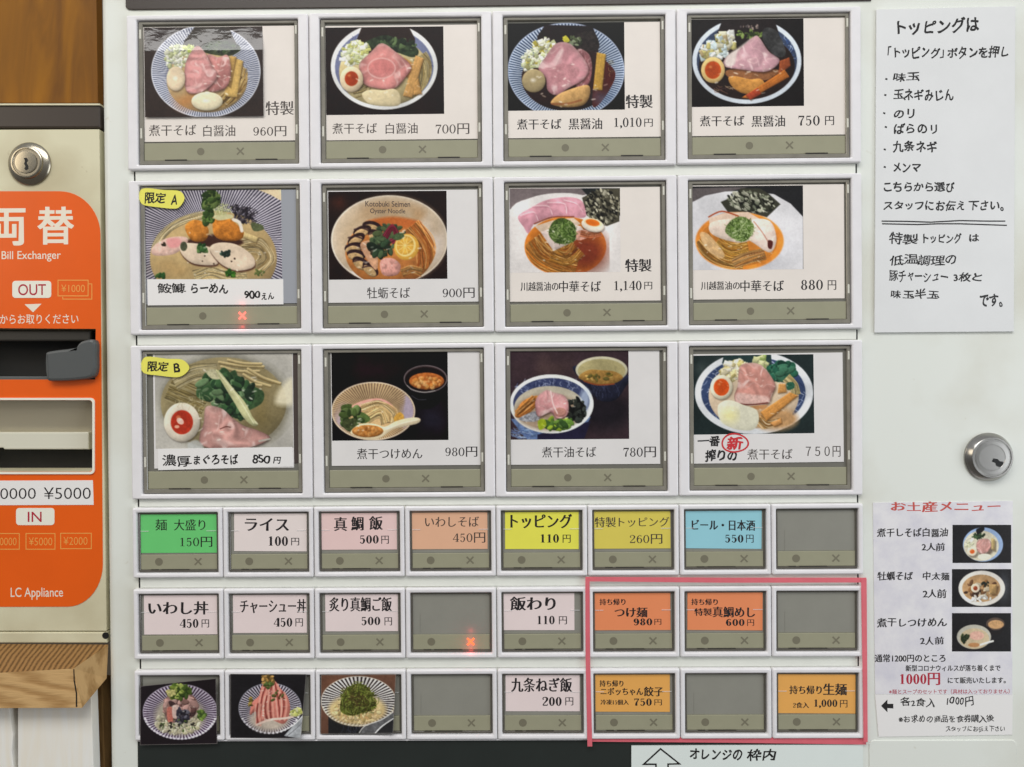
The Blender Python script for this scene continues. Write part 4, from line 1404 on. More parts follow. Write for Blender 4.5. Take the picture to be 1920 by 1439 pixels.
M_CLIP = mat('bright_clip_plastic', (206, 204, 192), 0.2, spec=0.6)
M_IND = mat('olive_indicator', (150, 148, 125), 0.35, spec=0.45, noise=0.05, nscale=60)
M_MARK = mat('indicator_mark', (112, 108, 90), 0.5)
M_LED = mat('lit_red_mark', (255, 60, 50), 0.4, emit=(1.0, 0.12, 0.09, 2.6))
M_LED2 = mat('lit_orange_mark', (200, 60, 30), 0.4, emit=(1.0, 0.13, 0.04, 2.2))
M_DPAN = mat('dark_panel', (40, 45, 43), 0.3, spec=0.5, noise=0.1, nscale=30)
M_DTOP = mat('dark_trim', (58, 50, 44), 0.35, spec=0.5)
M_CHROME = mat('brushed_chrome', (160, 158, 154), 0.2, metal=1.0)
M_CHROME2 = mat('worn_chrome', (165, 158, 142), 0.25, metal=1.0)
M_PAPER = mat('card_paper', (224, 216, 208), 0.45, noise=0.04, nscale=50)
M_PAPER2 = mat('cool_card_paper', (218, 215, 213), 0.45, noise=0.04, nscale=50)
M_STRIP = mat('caption_paper', (226, 224, 222), 0.55)
M_GREYCARD = mat('blue_grey_card', (150, 153, 160), 0.4)
M_BRCARD = mat('dark_brown_gap', (72, 62, 58), 0.4)
M_INK = mat('black_ink', (30, 26, 28), 0.5)
M_INKB = mat('brown_ink', (62, 54, 50), 0.5)
M_PEN = mat('marker_ink', (26, 24, 24), 0.45)
M_RED = mat('red_ink', (196, 44, 50), 0.5)
M_REDP = mat('faded_red_ink', (190, 76, 66), 0.5)
M_TAPE = mat('red_tape', (255, 112, 124), 0.35, noise=0.08, nscale=70, alpha=0.84)
M_BOARD = mat('magnet_sheet', (218, 219, 219), 0.4, noise=0.05, nscale=22)
M_POSTER = mat('mottled_poster', (224, 222, 224), 0.3, noise=0.1, nscale=60, noise2=(206, 204, 213), coat=0.2)
M_NOTE = mat('note_paper', (218, 226, 222), 0.5, noise=0.03, nscale=30)
M_YEL = mat('yellow_sticker', (232, 222, 96), 0.5, noise=0.05, nscale=90)
M_ORANGE = mat('orange_vinyl', (226, 92, 14), 0.3, noise=0.05, nscale=25)
M_OWHITE = mat('white_vinyl', (236, 218, 200), 0.4)
M_OLINE = mat('pale_orange_line', (240, 158, 76), 0.4)
M_CRIM = mat('crimson_ink', (170, 24, 50), 0.4)
M_PLATE = mat('pale_plate', (230, 226, 212), 0.4)
M_GPL = mat('grey_plastic', (80, 83, 83), 0.38, bump=0.05, bscale=900)
M_DPL = mat('dark_plastic', (46, 43, 38), 0.45)
M_INN = mat('inner_grey', (168, 160, 140), 0.45)
M_INN2 = mat('inner_pale', (204, 202, 186), 0.4)


def grain_mat(name, c1, c2, stretch, scale, dist):
    """sharp growth rings: distorted bands with fine fibre noise"""
    m = bpy.data.materials.new(name)
    m.use_nodes = True
    nt = m.node_tree
    L = nt.links
    b = nt.nodes['Principled BSDF']
    tc = nt.nodes.new('ShaderNodeTexCoord')
    mp = nt.nodes.new('ShaderNodeMapping')
    mp.inputs['Scale'].default_value = stretch
    mp.inputs['Rotation'].default_value = (0.1, 0.35, 0.2)
    w = nt.nodes.new('ShaderNodeTexWave')
    w.inputs['Scale'].default_value = scale
    w.inputs['Distortion'].default_value = dist
    w.inputs['Detail'].default_value = 4
    w.inputs['Detail Scale'].default_value = 1.5
    n = nt.nodes.new('ShaderNodeTexNoise')
    n.inputs['Scale'].default_value = 260
    n.inputs['Detail'].default_value = 4
    L.new(tc.outputs['Object'], mp.inputs['Vector'])
    L.new(mp.outputs['Vector'], w.inputs['Vector'])
    L.new(mp.outputs['Vector'], n.inputs['Vector'])
    mx = nt.nodes.new('ShaderNodeMath')
    mx.operation = 'MULTIPLY_ADD'
    L.new(w.outputs['Fac'], mx.inputs[0])
    mx.inputs[1].default_value = 0.55
    m2 = nt.nodes.new('ShaderNodeMath')
    m2.operation = 'MULTIPLY'
    m2.inputs[1].default_value = 0.6
    L.new(n.outputs['Fac'], m2.inputs[0])
    L.new(m2.outputs[0], mx.inputs[2])
    r = nt.nodes.new('ShaderNodeValToRGB')
    r.color_ramp.elements[0].position = 0.2
    r.color_ramp.elements[1].position = 0.75
    r.color_ramp.elements[0].color = (*alb(c1), 1)
    r.color_ramp.elements[1].color = (*alb(c2), 1)
    L.new(mx.outputs[0], r.inputs['Fac'])
    L.new(r.outputs['Color'], b.inputs['Base Color'])
    b.inputs['Roughness'].default_value = 0.75
    b.inputs['Specular IOR Level'].default_value = 0.2
    bp = nt.nodes.new('ShaderNodeBump')
    bp.inputs['Strength'].default_value = 0.5
    bp.inputs['Distance'].default_value = 0.0006
    L.new(mx.outputs[0], bp.inputs['Height'])
    L.new(bp.outputs['Normal'], b.inputs['Normal'])
    return m


M_OCHRE = wood_mat('varnished_board', (104, 64, 4), (142, 92, 8), 14, (3, 1, 0.5), 0.45, 0.0)
M_BEAM = grain_mat('rough_beam', (160, 122, 76), (196, 160, 110), (0.5, 1, 5), 16, 7.0)
M_BTOP = grain_mat('weathered_beam_top', (84, 60, 32), (146, 110, 66), (5, 3, 1), 20, 1.5)
M_BEND = grain_mat('cut_beam_end', (140, 106, 62), (186, 152, 104), (1, 3, 1), 22, 5.0)
M_PLANK = wood_mat('whitewashed_plank', (226, 220, 206), (238, 234, 224), 20, (4, 1, 0.4), 0.7)
M_SIDE = wood_mat('brown_plank', (84, 60, 30), (132, 102, 62), 30, (6, 1, 0.6), 0.75)
M_WALL = mat('wall_plaster', (90, 82, 70), 0.8, noise=0.1, nscale=10)


# ------------------------------------------------------------------ helpers for sheets
def slope_at(y):
    return -0.0117 + (y - 30) / 1360.0 * 0.0095


def lean_at(x):
    return 0.0131 - (x - 240) / 1370.0 * 0.0075


def quad(x0, y0, x1, y1, tilt=0.0):
    xc, yc = (x0 + x1) / 2, (y0 + y1) / 2
    s, l = slope_at(yc) + tilt, lean_at(xc) - tilt
    return [(x + l * (y - yc), y + s * (x - xc)) for x, y in ((x0, y0), (x1, y0), (x1, y1), (x0, y1))]


def inset(pts, k):
    """shrink a convex outline by k"""
    p = np.array(pts, float)
    c = p.mean(0)
    n = len(p)
    out = []
    for i in range(n):
        a, b, d = p[i - 1], p[i], p[(i + 1) % n]
        e1, e2 = b - a, d - b
        n1 = np.array([-e1[1], e1[0]]) / (np.linalg.norm(e1) + 1e-9)
        n2 = np.array([-e2[1], e2[0]]) / (np.linalg.norm(e2) + 1e-9)
        if np.dot(n1, c - b) < 0:
            n1 = -n1
        if np.dot(n2, c - b) < 0:
            n2 = -n2
        m = n1 + n2
        m = m / max(np.dot(m, n1), 0.3)
        out.append(tuple(b + m * k))
    return out


def plate(name, pts, d0, d1, m, parent=None, bev=0.0, pix=True):
    top = [px(x, y, d1) for x, y in pts] if pix else list(pts)
    b = MB()
    L = [[(u, v, d0) for u, v in top]]
    if bev:
        L.append([(u, v, d1 - bev) for u, v in top])
        L.append([(u, v, d1 - bev * .3) for u, v in inset(top, bev * .3)])
        L.append([(u, v, d1) for u, v in inset(top, bev)])
    else:
        L.append([(u, v, d1) for u, v in top])
    b.loops(L)
    return b.done(name, m, parent)


def holed(name, cons, d0, d1, m, parent):
    """a sheet with openings: outlines in photo pixels on the front plane d1, walls going back to d0"""
    me = fill_contours([('eo', [np.array(c, float) for c in cons])], d1)
    vs = [tuple(v.co) for v in me.vertices]
    fs = [tuple(p.vertices) for p in me.polygons]
    for c in cons:
        uv = [px(x, y, d1) for x, y in c]
        n, k = len(uv), len(vs)
        vs += [tuple(p2w(u, v, d1)) for u, v in uv] + [tuple(p2w(u, v, d0)) for u, v in uv]
        fs += [(k + i, k + (i + 1) % n, k + n + (i + 1) % n, k + n + i) for i in range(n)]
    bpy.data.meshes.remove(me)
    return link(name, mesh(name, vs, fs), m, parent)


def rr_px(x0, y0, x1, y1, r, n=6):
    return rrect(x0, y0, x1, y1, r, n)


def lathe(name, x, y, prof, m, parent, d=0.0, n=56):
    """turned shape around the axis out of the panel, base centre at photo pixel (x, y) on plane d"""
    u, v = px(x, y, d)
    b = MB()
    b.loops([disc(u, v, max(r, .01), d + h, n) for r, h in prof], cap0=False)
    o = b.done(name, m, parent, smooth=True)
    try:
        o.data.set_sharp_from_angle(angle=math.radians(35))
    except Exception:
        pass
    return o


# ------------------------------------------------------------------ the setting: wall behind
b = MB()
b.box(-3000, -2500, 3000, 2500, -900, -860)
w = b.done('wall', M_WALL)
w['kind'] = 'structure'

# ------------------------------------------------------------------ the ticket machine
UL = (px(184, 0)[0] + px(205.5, 1439)[0]) / 2
UR, VT, VB = 1120, -1000, 1000
machine = thing('ticket_machine', 'large white ticket vending machine with rows of picture menu buttons', 'ticket machine', p2w(0, VB, 0))


def rounded_front(u0, v0, u1, v1, d0, d1, r):
    b = MB()
    L = [[(u, v, d0) for u, v in ((u0, v0), (u1, v0), (u1, v1), (u0, v1))]]
    for k in range(7):
        a = math.pi / 2 * k / 6
        i = r * (1 - math.cos(a))
        L.append([(u, v, d1 - r + r * math.sin(a)) for u, v in ((u0 + i, v0 + i), (u1 - i, v0 + i), (u1 - i, v1 - i), (u0 + i, v1 - i))])
    b.loops(L)
    return b


rounded_front(UL, VT, UR, VB, -700, 0, 16).done('body', MATS['machine_paint'], machine, smooth=False)

U0, V0 = -684.0, -680.0
ROWS = [(0, 289.5, 4), (308, 289.5, 4), (616, 289.5, 4), (920.4, 133, 8), (1073.5, 133, 8), (1226.7, 133.8, 8)]
WTOT = 1366.0


def bezel(wd, ht, o):
    """moulded frame of a button with softened edges; o = (u0, v0, u1, v1) of its opening"""
    b = MB()
    g = 0.9
    R = lambda i, j, d, r: [(x, y, d) for x, y in rrect(g + i + (o[0] - g) * j, g + i + (o[1] - g) * j, wd - g - i - (wd - o[2] - g) * j, ht - g - i - (ht - o[3] - g) * j, r, 4)]
    L = [R(0, 0, 0, 2.5), R(0, 0, 7.0, 2.5), R(.9, 0, 8.8, 2.5), R(2.6, 0, 9.6, 2.5)]
    P = lambda k, d, r: [(x, y, d) for x, y in rrect(o[0] - k, o[1] - k, o[2] + k, o[3] + k, r, 4)]
    L += [P(2.6, 9.4, 3), P(.8, 8.6, 2.5), P(0, 7.2, 2), P(0, .3, 2)]
    b.loops(L, cap0=False, cap1=False)
    return b


def ring_box(b, o, i, d0, d1, bev=1.0):
    """rectangular rim; i = (left, top, right, bottom) widths"""
    A = lambda k, d: [(o[0] + k, o[1] + k, d), (o[2] - k, o[1] + k, d), (o[2] - k, o[3] - k, d), (o[0] + k, o[3] - k, d)]
    B = lambda k, d: [(o[0] + i[0] - k, o[1] + i[1] - k, d), (o[2] - i[2] + k, o[1] + i[1] - k, d), (o[2] - i[2] + k, o[3] - i[3] + k, d), (o[0] + i[0] - k, o[3] - i[3] + k, d)]
    b.loops([A(0, d0), A(0, d1 - bev), A(bev, d1), B(bev, d1), B(0, d1 - bev), B(0, d0)], cap0=False, cap1=False)


def cross_piece(b, cu, cv, r, w, d0, d1):
    for s in (1, -1):
        c, t = 0.7071, 0.7071 * s
        P = [(cu + x * c - y * t, cv + x * t + y * c) for x, y in ((-r, -w), (r, -w), (r, w), (-r, w))]
        dd = d1 + (0.05 if s > 0 else 0)
        b.loops([[(x, y, d0) for x, y in P], [(x, y, dd) for x, y in P]])


def make_button(big):
    wd, ht = (WTOT / 4, 289.5) if big else (WTOT / 8, 133)
    o = (20, 10, wd - 20, ht - 10) if big else (9, 9.6, wd - 9, ht - 9.6)
    root = bezel(wd, ht, o).done('push_button', M_BEZ, machine)
    b = MB()
    b.box(o[0], o[1], o[2], o[3], .2, .9)
    if not big:
        b.box(o[0] + 4, o[1] + 4, o[2] - 4, o[3] - 34, .9, 1.5, .4)
        b.box(o[0] + 17.5, o[1] + 40, o[0] + 18.5, o[3] - 34, 1.5, 1.9)
    b.done('back_plate', M_BACKD if big else M_BACK, root)
    b = MB()
    oo = (o[0] + 1.6, o[1] + 1.6, o[2] - 1.6, o[3] - 1.2)
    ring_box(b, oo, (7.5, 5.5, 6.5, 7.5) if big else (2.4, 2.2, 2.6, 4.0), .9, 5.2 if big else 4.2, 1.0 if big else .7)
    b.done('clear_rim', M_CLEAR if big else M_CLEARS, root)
    if big:
        for (x, y0, y1) in ((o[0] + 3.2, o[1] + 16, o[1] + 33), (o[0] + 3.2, o[1] + 200, o[1] + 219), (o[2] - 6.4, o[1] + 11, o[1] + 27), (o[2] - 6.4, o[1] + 196, o[1] + 213)):
            b = MB()
            b.box(x, y0, x + 3.4, y1, 5.0, 5.7, .4)
            b.done('clip', M_CLIP, root)
        for x in (49, 219):
            b = MB()
            b.box(o[0] + x, o[3] - 10.6, o[0] + x + 41, o[3] - 8.9, 4.0, 5.35)
            b.done('slot', M_DPL, root)
    else:
        for x, ww in ((24, 14), (44, 52)):
            b = MB()
            b.box(o[0] + x, o[3] - 6.2, o[0] + x + ww, o[3] - 4.7, 2.0, 4.35)
            b.done('slot', M_DPL, root)
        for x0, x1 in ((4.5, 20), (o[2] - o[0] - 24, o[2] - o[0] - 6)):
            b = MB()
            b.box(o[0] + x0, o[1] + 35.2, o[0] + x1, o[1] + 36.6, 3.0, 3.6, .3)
            b.done('ridge', M_GLINT, root)  # glint on the moulded cap step, painted as a pale bar
    b = MB()
    if big:
        b.box(o[0] + 9.4, o[3] - 42, o[2] - 8.4, o[3] - 9.2, .9, 3.2, .8)
        dc, cc, y, r = o[0] + 115.5, o[0] + 190, o[3] - 25.5, 7.0
    else:
        b.box(o[0] + 4.2, o[3] - 33.5, o[2] - 4.4, o[3] - 5.4, .9, 3.0, .8)
        dc, cc, y, r = o[0] + 38.5, o[0] + 112.5, o[3] - 20.0, 7.4
    b.done('indicator_strip', M_IND, root)
    top = 3.2 if big else 3.0
    b = MB()
    b.loops([disc(dc, y, r, top - .5, 28), disc(dc, y, r, top + .12, 28)])
    b.done('dot_mark', M_MARK, root)
    b = MB()
    cross_piece(b, cc, y, 9.0, 1.5, top - .5, top + .12)
    b.done('cross_mark', M_MARK, root)
    root['_c'] = (cc, y)
    return root


def copy_button(src):
    r = src.copy()
    COL.objects.link(r)
    for ch in src.children:
        c = ch.copy()
        COL.objects.link(c)
        c.parent = r
    return r


protos = {}
BUTTONS = {}
for ri, (v, h, n) in enumerate(ROWS):
    for ci in range(n):
        k = n == 4
        if k not in protos:
            protos[k] = make_button(k)
            o = protos[k]
        else:
            o = copy_button(protos[k])
        o.location = p2w(U0 + ci * WTOT / n, V0 + v, 0)
        o.rotation_euler = (0, random.Random(ri * 9 + ci).gauss(0, .0011), 0)   # no two sit quite alike
        BUTTONS[ri, ci] = o
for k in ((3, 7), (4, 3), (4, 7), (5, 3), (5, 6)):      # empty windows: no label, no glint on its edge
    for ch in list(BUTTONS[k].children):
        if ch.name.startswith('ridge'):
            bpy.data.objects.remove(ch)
for (ri, ci), m, pw_ in (((1, 0), M_LED, 4e-4), ((4, 3), M_LED2, 6e-4)):
    o = BUTTONS[ri, ci]
    o['label'] = 'push button with its cross mark lit red'
    for ch in o.children:
        if ch.name.startswith('cross_mark'):
            ch.data = ch.data.copy()
            ch.data.materials[0] = m
            ch['label'] = 'cross mark glowing red'
    cc, cy = o['_c']
    for dy, dd, f in ((2, 7.5, 1.0), (17.5 if ri == 4 else 21.5, 7.5, .8), (-19 if ri == 4 else -22, 5.5, .3)):
        l = bpy.data.lights.new('led_glow', 'POINT')
        l.energy, l.color, l.shadow_soft_size = pw_ * f, (1.0, 0.05, 0.05), 0.0015
        lo = bpy.data.objects.new('led_glow', l)
        COL.objects.link(lo)
        lo.location = o.location + p2w(cc, cy + dy, dd + 2.5)
        lo.parent = machine
        lo.matrix_parent_inverse = machine.matrix_world.inverted()
for o in BUTTONS.values():
    if '_c' in o:
        del o['_c']

for a, c in ((289.5, 308), (597.5, 616), (905.5, 920.4), (1053.4, 1073.5), (1206.5, 1226.7)):
    b = MB()
    b.box(U0 + 11, V0 + a + .6, U0 + 1357, V0 + c - .6, 0, 2.2, .8)
    b.done('divider_strip', M_STRIPW, machine)
    for u in (U0 + 7.6, U0 + 1357.6):
        b = MB()
        b.box(u, V0 + a, u + 2.6, V0 + c, 0, .5)
        b.done('gap', M_BLACK, machine)
# dark panels above and below the buttons
b = MB()
b.box(U0 + 2, V0 + 1362.5, U0 + 1364, V0 + 1600, 0, 1.2, .5)
b.done('lower_panel', M_DPAN, machine)
pts = [(234, -200), (1640, -216), (1634, 1), (1390, 6), (930, 11.5), (600, 15.3), (246, 18.2), (239, 17), (235, 13)]
plate('upper_panel', pts, 0, 3, M_DTOP, machine, bev=1.2)
b = MB()
b.box(U0 + 2, V0 + 1360.6, U0 + 1364, V0 + 1362.4, 0, 5.0, .6)
b.done('lower_lip', M_BEZ, machine)
# service door seam at the lower right
b = MB()
u0, v0 = px(1629, 1388)
u1, _ = px(1905, 1388)
b.box(u0, v0, u1, v0 + 300, 0, 1.6, 1.2, 10)
b.done('service_door', MATS['machine_paint'], machine)
# lock
lk = lathe('lock', 1852, 857, [(45, 0), (45, 3.5), (43.5, 5.5), (38.5, 13.5), (37, 14.6), (34.8, 14.6), (34, 13.2), (31.5, 13.2), (31, 13.9), (24, 14.0), (23.4, 13.4), (.01, 13.4)], M_CHROME, machine)
b = MB()
cu, cv = px(1871, 868, 13.9)
P = [(-13, -4), (-5, -7), (4, -5), (9, -8), (13, -2), (9, 7), (1, 8), (-4, 3), (-12, 4)]
t = math.radians(28)
P = [(cu + .8 * (x * math.cos(t) - y * math.sin(t)), cv + .8 * (x * math.sin(t) + y * math.cos(t))) for x, y in P]
b.loops([[(x, y, 13.2) for x, y in P], [(x, y, 14.15) for x, y in P]])
b.done('keyhole', M_BLACK, lk)

# ------------------------------------------------------------------ menu cards behind the large buttons
CD = 2.2     # front of a card


def card(name, label, cat, pts, m, group, d=CD, th=1.2):
    o = plate(name, pts, d - th, d, m)
    o['label'], o['category'] = label, cat
    if group:
        o['group'] = group
    return o


def picture(parent, corners, k, ox, oy, base, fn, d, m=M_PRINT, dens=1.0, curl=None, name='photo_print'):
    p = Press(corners, k, ox, oy, base, dens)
    fn(p)
    return p.sheet(name, d, m, parent, curl)


K1, K2, K3 = 4.36, 4.497, 4.797
G = 'picture menu cards in the large buttons'
BIG = [
    ('menu card of noodles with two pink pork slices and a whole egg, priced 960 yen', (270, 50, 555, 265), (271, 51, 493, 219), K1, 230, 0, (58, 44, 38), pic_white_special, M_PAPER, M_INKB,
     [('煮干そば', (279, 234, 368, 255), 'min'), ('白醤油', (381, 235, 441, 256), 'min'), ('960円', (475, 237, 537, 256), 'min'), ('特製', (498, 190, 551, 216), 'minm')]),
    ('menu card of pale noodle bowl with halved egg and square pork slice, priced 700 yen', (611, 48, 897, 262), (611, 51, 832, 215), K1, 580, 0, (38, 26, 22), pic_white, M_PAPER, M_INKB,
     [('煮干そば', (623, 231, 707, 251), 'min'), ('白醤油', (723, 231, 783, 251), 'min'), ('700円', (817, 232, 880, 252), 'min')]),
    ('dark soup menu card with whole egg in blue striped bowl, priced 1,010 yen', (951, 43, 1238, 258), (951, 43, 1171, 207), K1, 920, 0, (20, 18, 22), pic_black_special, M_PAPER, M_INK,
     [('煮干そば', (969, 223, 1053, 243), 'minm'), ('黒醤油', (1066, 222, 1129, 243), 'minm'), ('1,010', (1152, 221, 1203, 241), 'minm'), ('円', (1208, 223, 1224, 238), 'min'), ('特製', (1173, 178, 1224, 203), 'minb')]),
    ('menu card of dark soup with halved egg and orange bamboo strips, priced 750 yen', (1292, 35, 1585, 254), (1293, 36, 1507, 200), K1, 1260, 0, (34, 30, 30), pic_black, M_PAPER, M_INK,
     [('煮干そば', (1312, 217, 1396, 237), 'minm'), ('黒醤油', (1409, 217, 1472, 238), 'minm'), ('750', (1497, 217, 1537, 236), 'minm'), ('円', (1547, 218, 1564, 235), 'min')]),
    ('menu card of fried monkfish noodles with a handwritten caption, priced 900 yen', (272, 357, 558, 570), (272, 357, 528, 524), K2, 240, 320, (200, 196, 190), pic_monkfish, M_GREYCARD, M_PEN, []),
    ('menu card of oyster noodles with a lemon slice in a white bowl, priced 900 yen', (615, 357, 896, 567), (616, 359, 838, 524), K2, 580, 320, (40, 28, 26), pic_oyster, M_PAPER2, M_INK,
     [('牡蛎そば', (688, 539, 769, 560), 'min'), ('900円', (830, 540, 890, 559), 'min')]),
    ('menu card of clear amber noodles with pork, egg and black seaweed, priced 1,140 yen', (954, 352, 1238, 565), (955, 353, 1163, 511), K2, 920, 320, (216, 212, 208), pic_soy_special, M_PAPER, M_INK,
     [('川越醤油の', (976, 529, 1047, 546), 'minm'), ('中華そば', (1048, 527, 1127, 548), 'minm'), ('1,140', (1152, 527, 1203, 547), 'minm'), ('円', (1208, 529, 1223, 543), 'min'), ('特製', (1172, 486, 1222, 510), 'minb')]),
    ('menu card of amber noodles with seaweed and no egg, priced 880 yen', (1294, 347, 1583, 561), (1295, 349, 1506, 506), K2, 1260, 320, (44, 44, 46), pic_soy, M_PAPER, M_INK,
     [('川越醤油の', (1314, 528, 1387, 544), 'minm'), ('中華そば', (1388, 526, 1470, 547), 'minm'), ('880', (1502, 525, 1543, 544), 'minm'), ('円', (1552, 526, 1568, 544), 'min')]),
    ('menu card of cloudy tuna noodles with halved egg and leaves, priced 850 yen', (288, 661, 550, 878), (291, 662, 549, 841), K3, 240, 640, (182, 178, 168), pic_tuna, M_PAPER2, M_PEN, []),
    ('menu card of dipping noodles with white spoon and sauce cup, priced 980 yen', (621, 659, 903, 873), (622, 660, 840, 826), K3, 580, 640, (28, 18, 24), pic_tsukemen, M_PAPER2, M_INK,
     [('煮干つけめん', (669, 841, 792, 861), 'min'), ('980円', (835, 838, 895, 857), 'min')]),
    ('menu card of brothless noodles with a separate cup of soup, priced 780 yen', (957, 655, 1237, 871), (957, 656, 1179, 824), K3, 920, 640, (66, 50, 56), pic_abura, M_PAPER2, M_INK,
     [('煮干油そば', (1016, 838, 1118, 858), 'min'), ('780円', (1169, 838, 1230, 858), 'min')]),
    ('menu card of noodles with a red circled character and handwriting, priced 750 yen', (1299, 663, 1581, 868), (1298, 666, 1526, 814), K3, 1260, 640, (40, 52, 52), pic_first_press, M_PAPER2, M_INKB,
     [('煮干そば', (1401, 842, 1486, 862), 'min'), ('７５０円', (1511, 837, 1576, 857), 'min')]),
]
CARDS = []
for i, (label, rc, ph, k, ox, oy, base, fn, pm, im, lines) in enumerate(BIG):
    tilt = -0.006 if i == 11 else 0.0
    o = card('menu_card', label, 'menu card', quad(*rc, tilt), pm, G)
    bulge = None
    if i == 0:      # its film stands proud and bends back to the top edge
        bulge = lambda s, t: 3.6 * np.clip(t / .26, 0, 1) ** 1.5 * (1 - .5 * np.clip(t - .8, 0, 1)) + .35 * np.sin(s * 23 + 9 * t) * np.clip(1 - np.abs(t - .14) / .14, 0, 1)
    picture(o, quad(*ph, tilt), k, ox, oy, base, fn, CD + .15, M_GLOSS if i in (0, 8) else M_PRINT, curl=bulge)
    SLOPE[0] = slope_at(rc[3])
    if lines:
        price = [l for l in lines if l[0][0] in '0123456789７円']
        lettering([l for l in lines if l not in price and l[0] != '特製'], CD + .15, im, o)
        lettering(price, CD + .15, im, o)
        if lines[-1][0] == '特製':
            lettering(lines[-1:], CD + .15, im, o)
    CARDS.append(o)

# details of single cards
SLOPE[0] = -0.004
c = CARDS[4]
s = plate('caption_strip', [(276, 524), (531, 524), (531.5, 571), (277, 573)], CD, CD + .6, M_STRIP, c)
lettering([('鮟鱇', (295, 531, 349, 551), 'pen', 0.0), ('らーめん', (358, 531, 428, 551), 'hand', 0.02)], CD + .75, M_PEN, s)
lettering([('900', (458, 545, 488, 561), 'hand', .02), ('えん', (490, 549, 514, 563), 'hand', 0)], CD + .75, M_PEN, s)
SLOPE[0] = -0.008
lettering([('Kotobuki Seimen', (685, 377.5, 769, 388), 'goth', 0.01), ('Oyster Noodle', (694, 391.5, 760, 403), 'goth', 0.01)], CD + .3, M_BRCARD, CARDS[5])
c = CARDS[8]
s = plate('caption_strip', [(296, 842), (548, 838.5), (550, 875), (296.5, 882)], CD, CD + .6, M_STRIP, c)
lettering([('濃厚', (304, 852, 360, 876), 'pen', -.01), ('まぐろそば', (363, 852, 446, 872), 'hand', -.01), ('850', (473, 852, 507, 870), 'pen', -.01), ('円', (512, 857, 527, 870), 'hand', -.01)], CD + .75, M_PEN, s)
c = CARDS[11]
lettering([('一番', (1308, 818, 1350, 838), 'handb', -.03), ('搾りの', (1322, 842, 1382, 866), 'handb', -.03)], CD + .15, M_PEN, c, name='handwriting')
lettering([('新', (1362, 819, 1394, 844), 'handb', 0)], CD + .3, M_RED, c, name='red_mark', extra=ring_c(1378, 831, 26, 18.5, 3.0))
# dark and grey gaps beside the narrower cards show the plate behind
slabs = [(plate, 'side_gap', [(549.5, 664), (563, 663), (565, 868), (551, 870)], .9, 1.3, M_BRCARD)]
plate('shadow_plate', slabs[0][2], .9, 1.4, M_BRCARD, CARDS[8]).name = 'dark_backing'

# round yellow stickers
for cat_l, P, k, ox, oy, ls in (
        ('yellow handwritten sticker marked A on the monkfish card', [(93, 215), (112, 160), (180, 150), (300, 165), (420, 170), (465, 200), (473, 250), (430, 310), (380, 322), (250, 310), (130, 290), (100, 252)], K2, 240, 320,
         [('限定', (271, 361, 311, 383), 'hand', .02), ('A', (320, 365, 332, 385), 'hand', 0)]),
        ('yellow handwritten sticker marked B on the tuna card', [(115, 230), (140, 155), (200, 140), (350, 158), (480, 165), (542, 215), (545, 260), (490, 310), (420, 325), (280, 310), (150, 290)], K3, 240, 640,
         [('限定', (276, 678, 316, 698), 'hand', .02), ('B', (325, 681, 338, 699), 'hand', 0)])):
    pts = [(ox + x / k, oy + y / k) for x, y in spline(P, 4)]
    o = plate('sticker', pts, 5.2, 5.9, M_YEL)
    o['label'], o['category'], o['group'] = cat_l, 'sticker', 'yellow stickers'
    lettering(ls, 6.05, M_PEN, o)

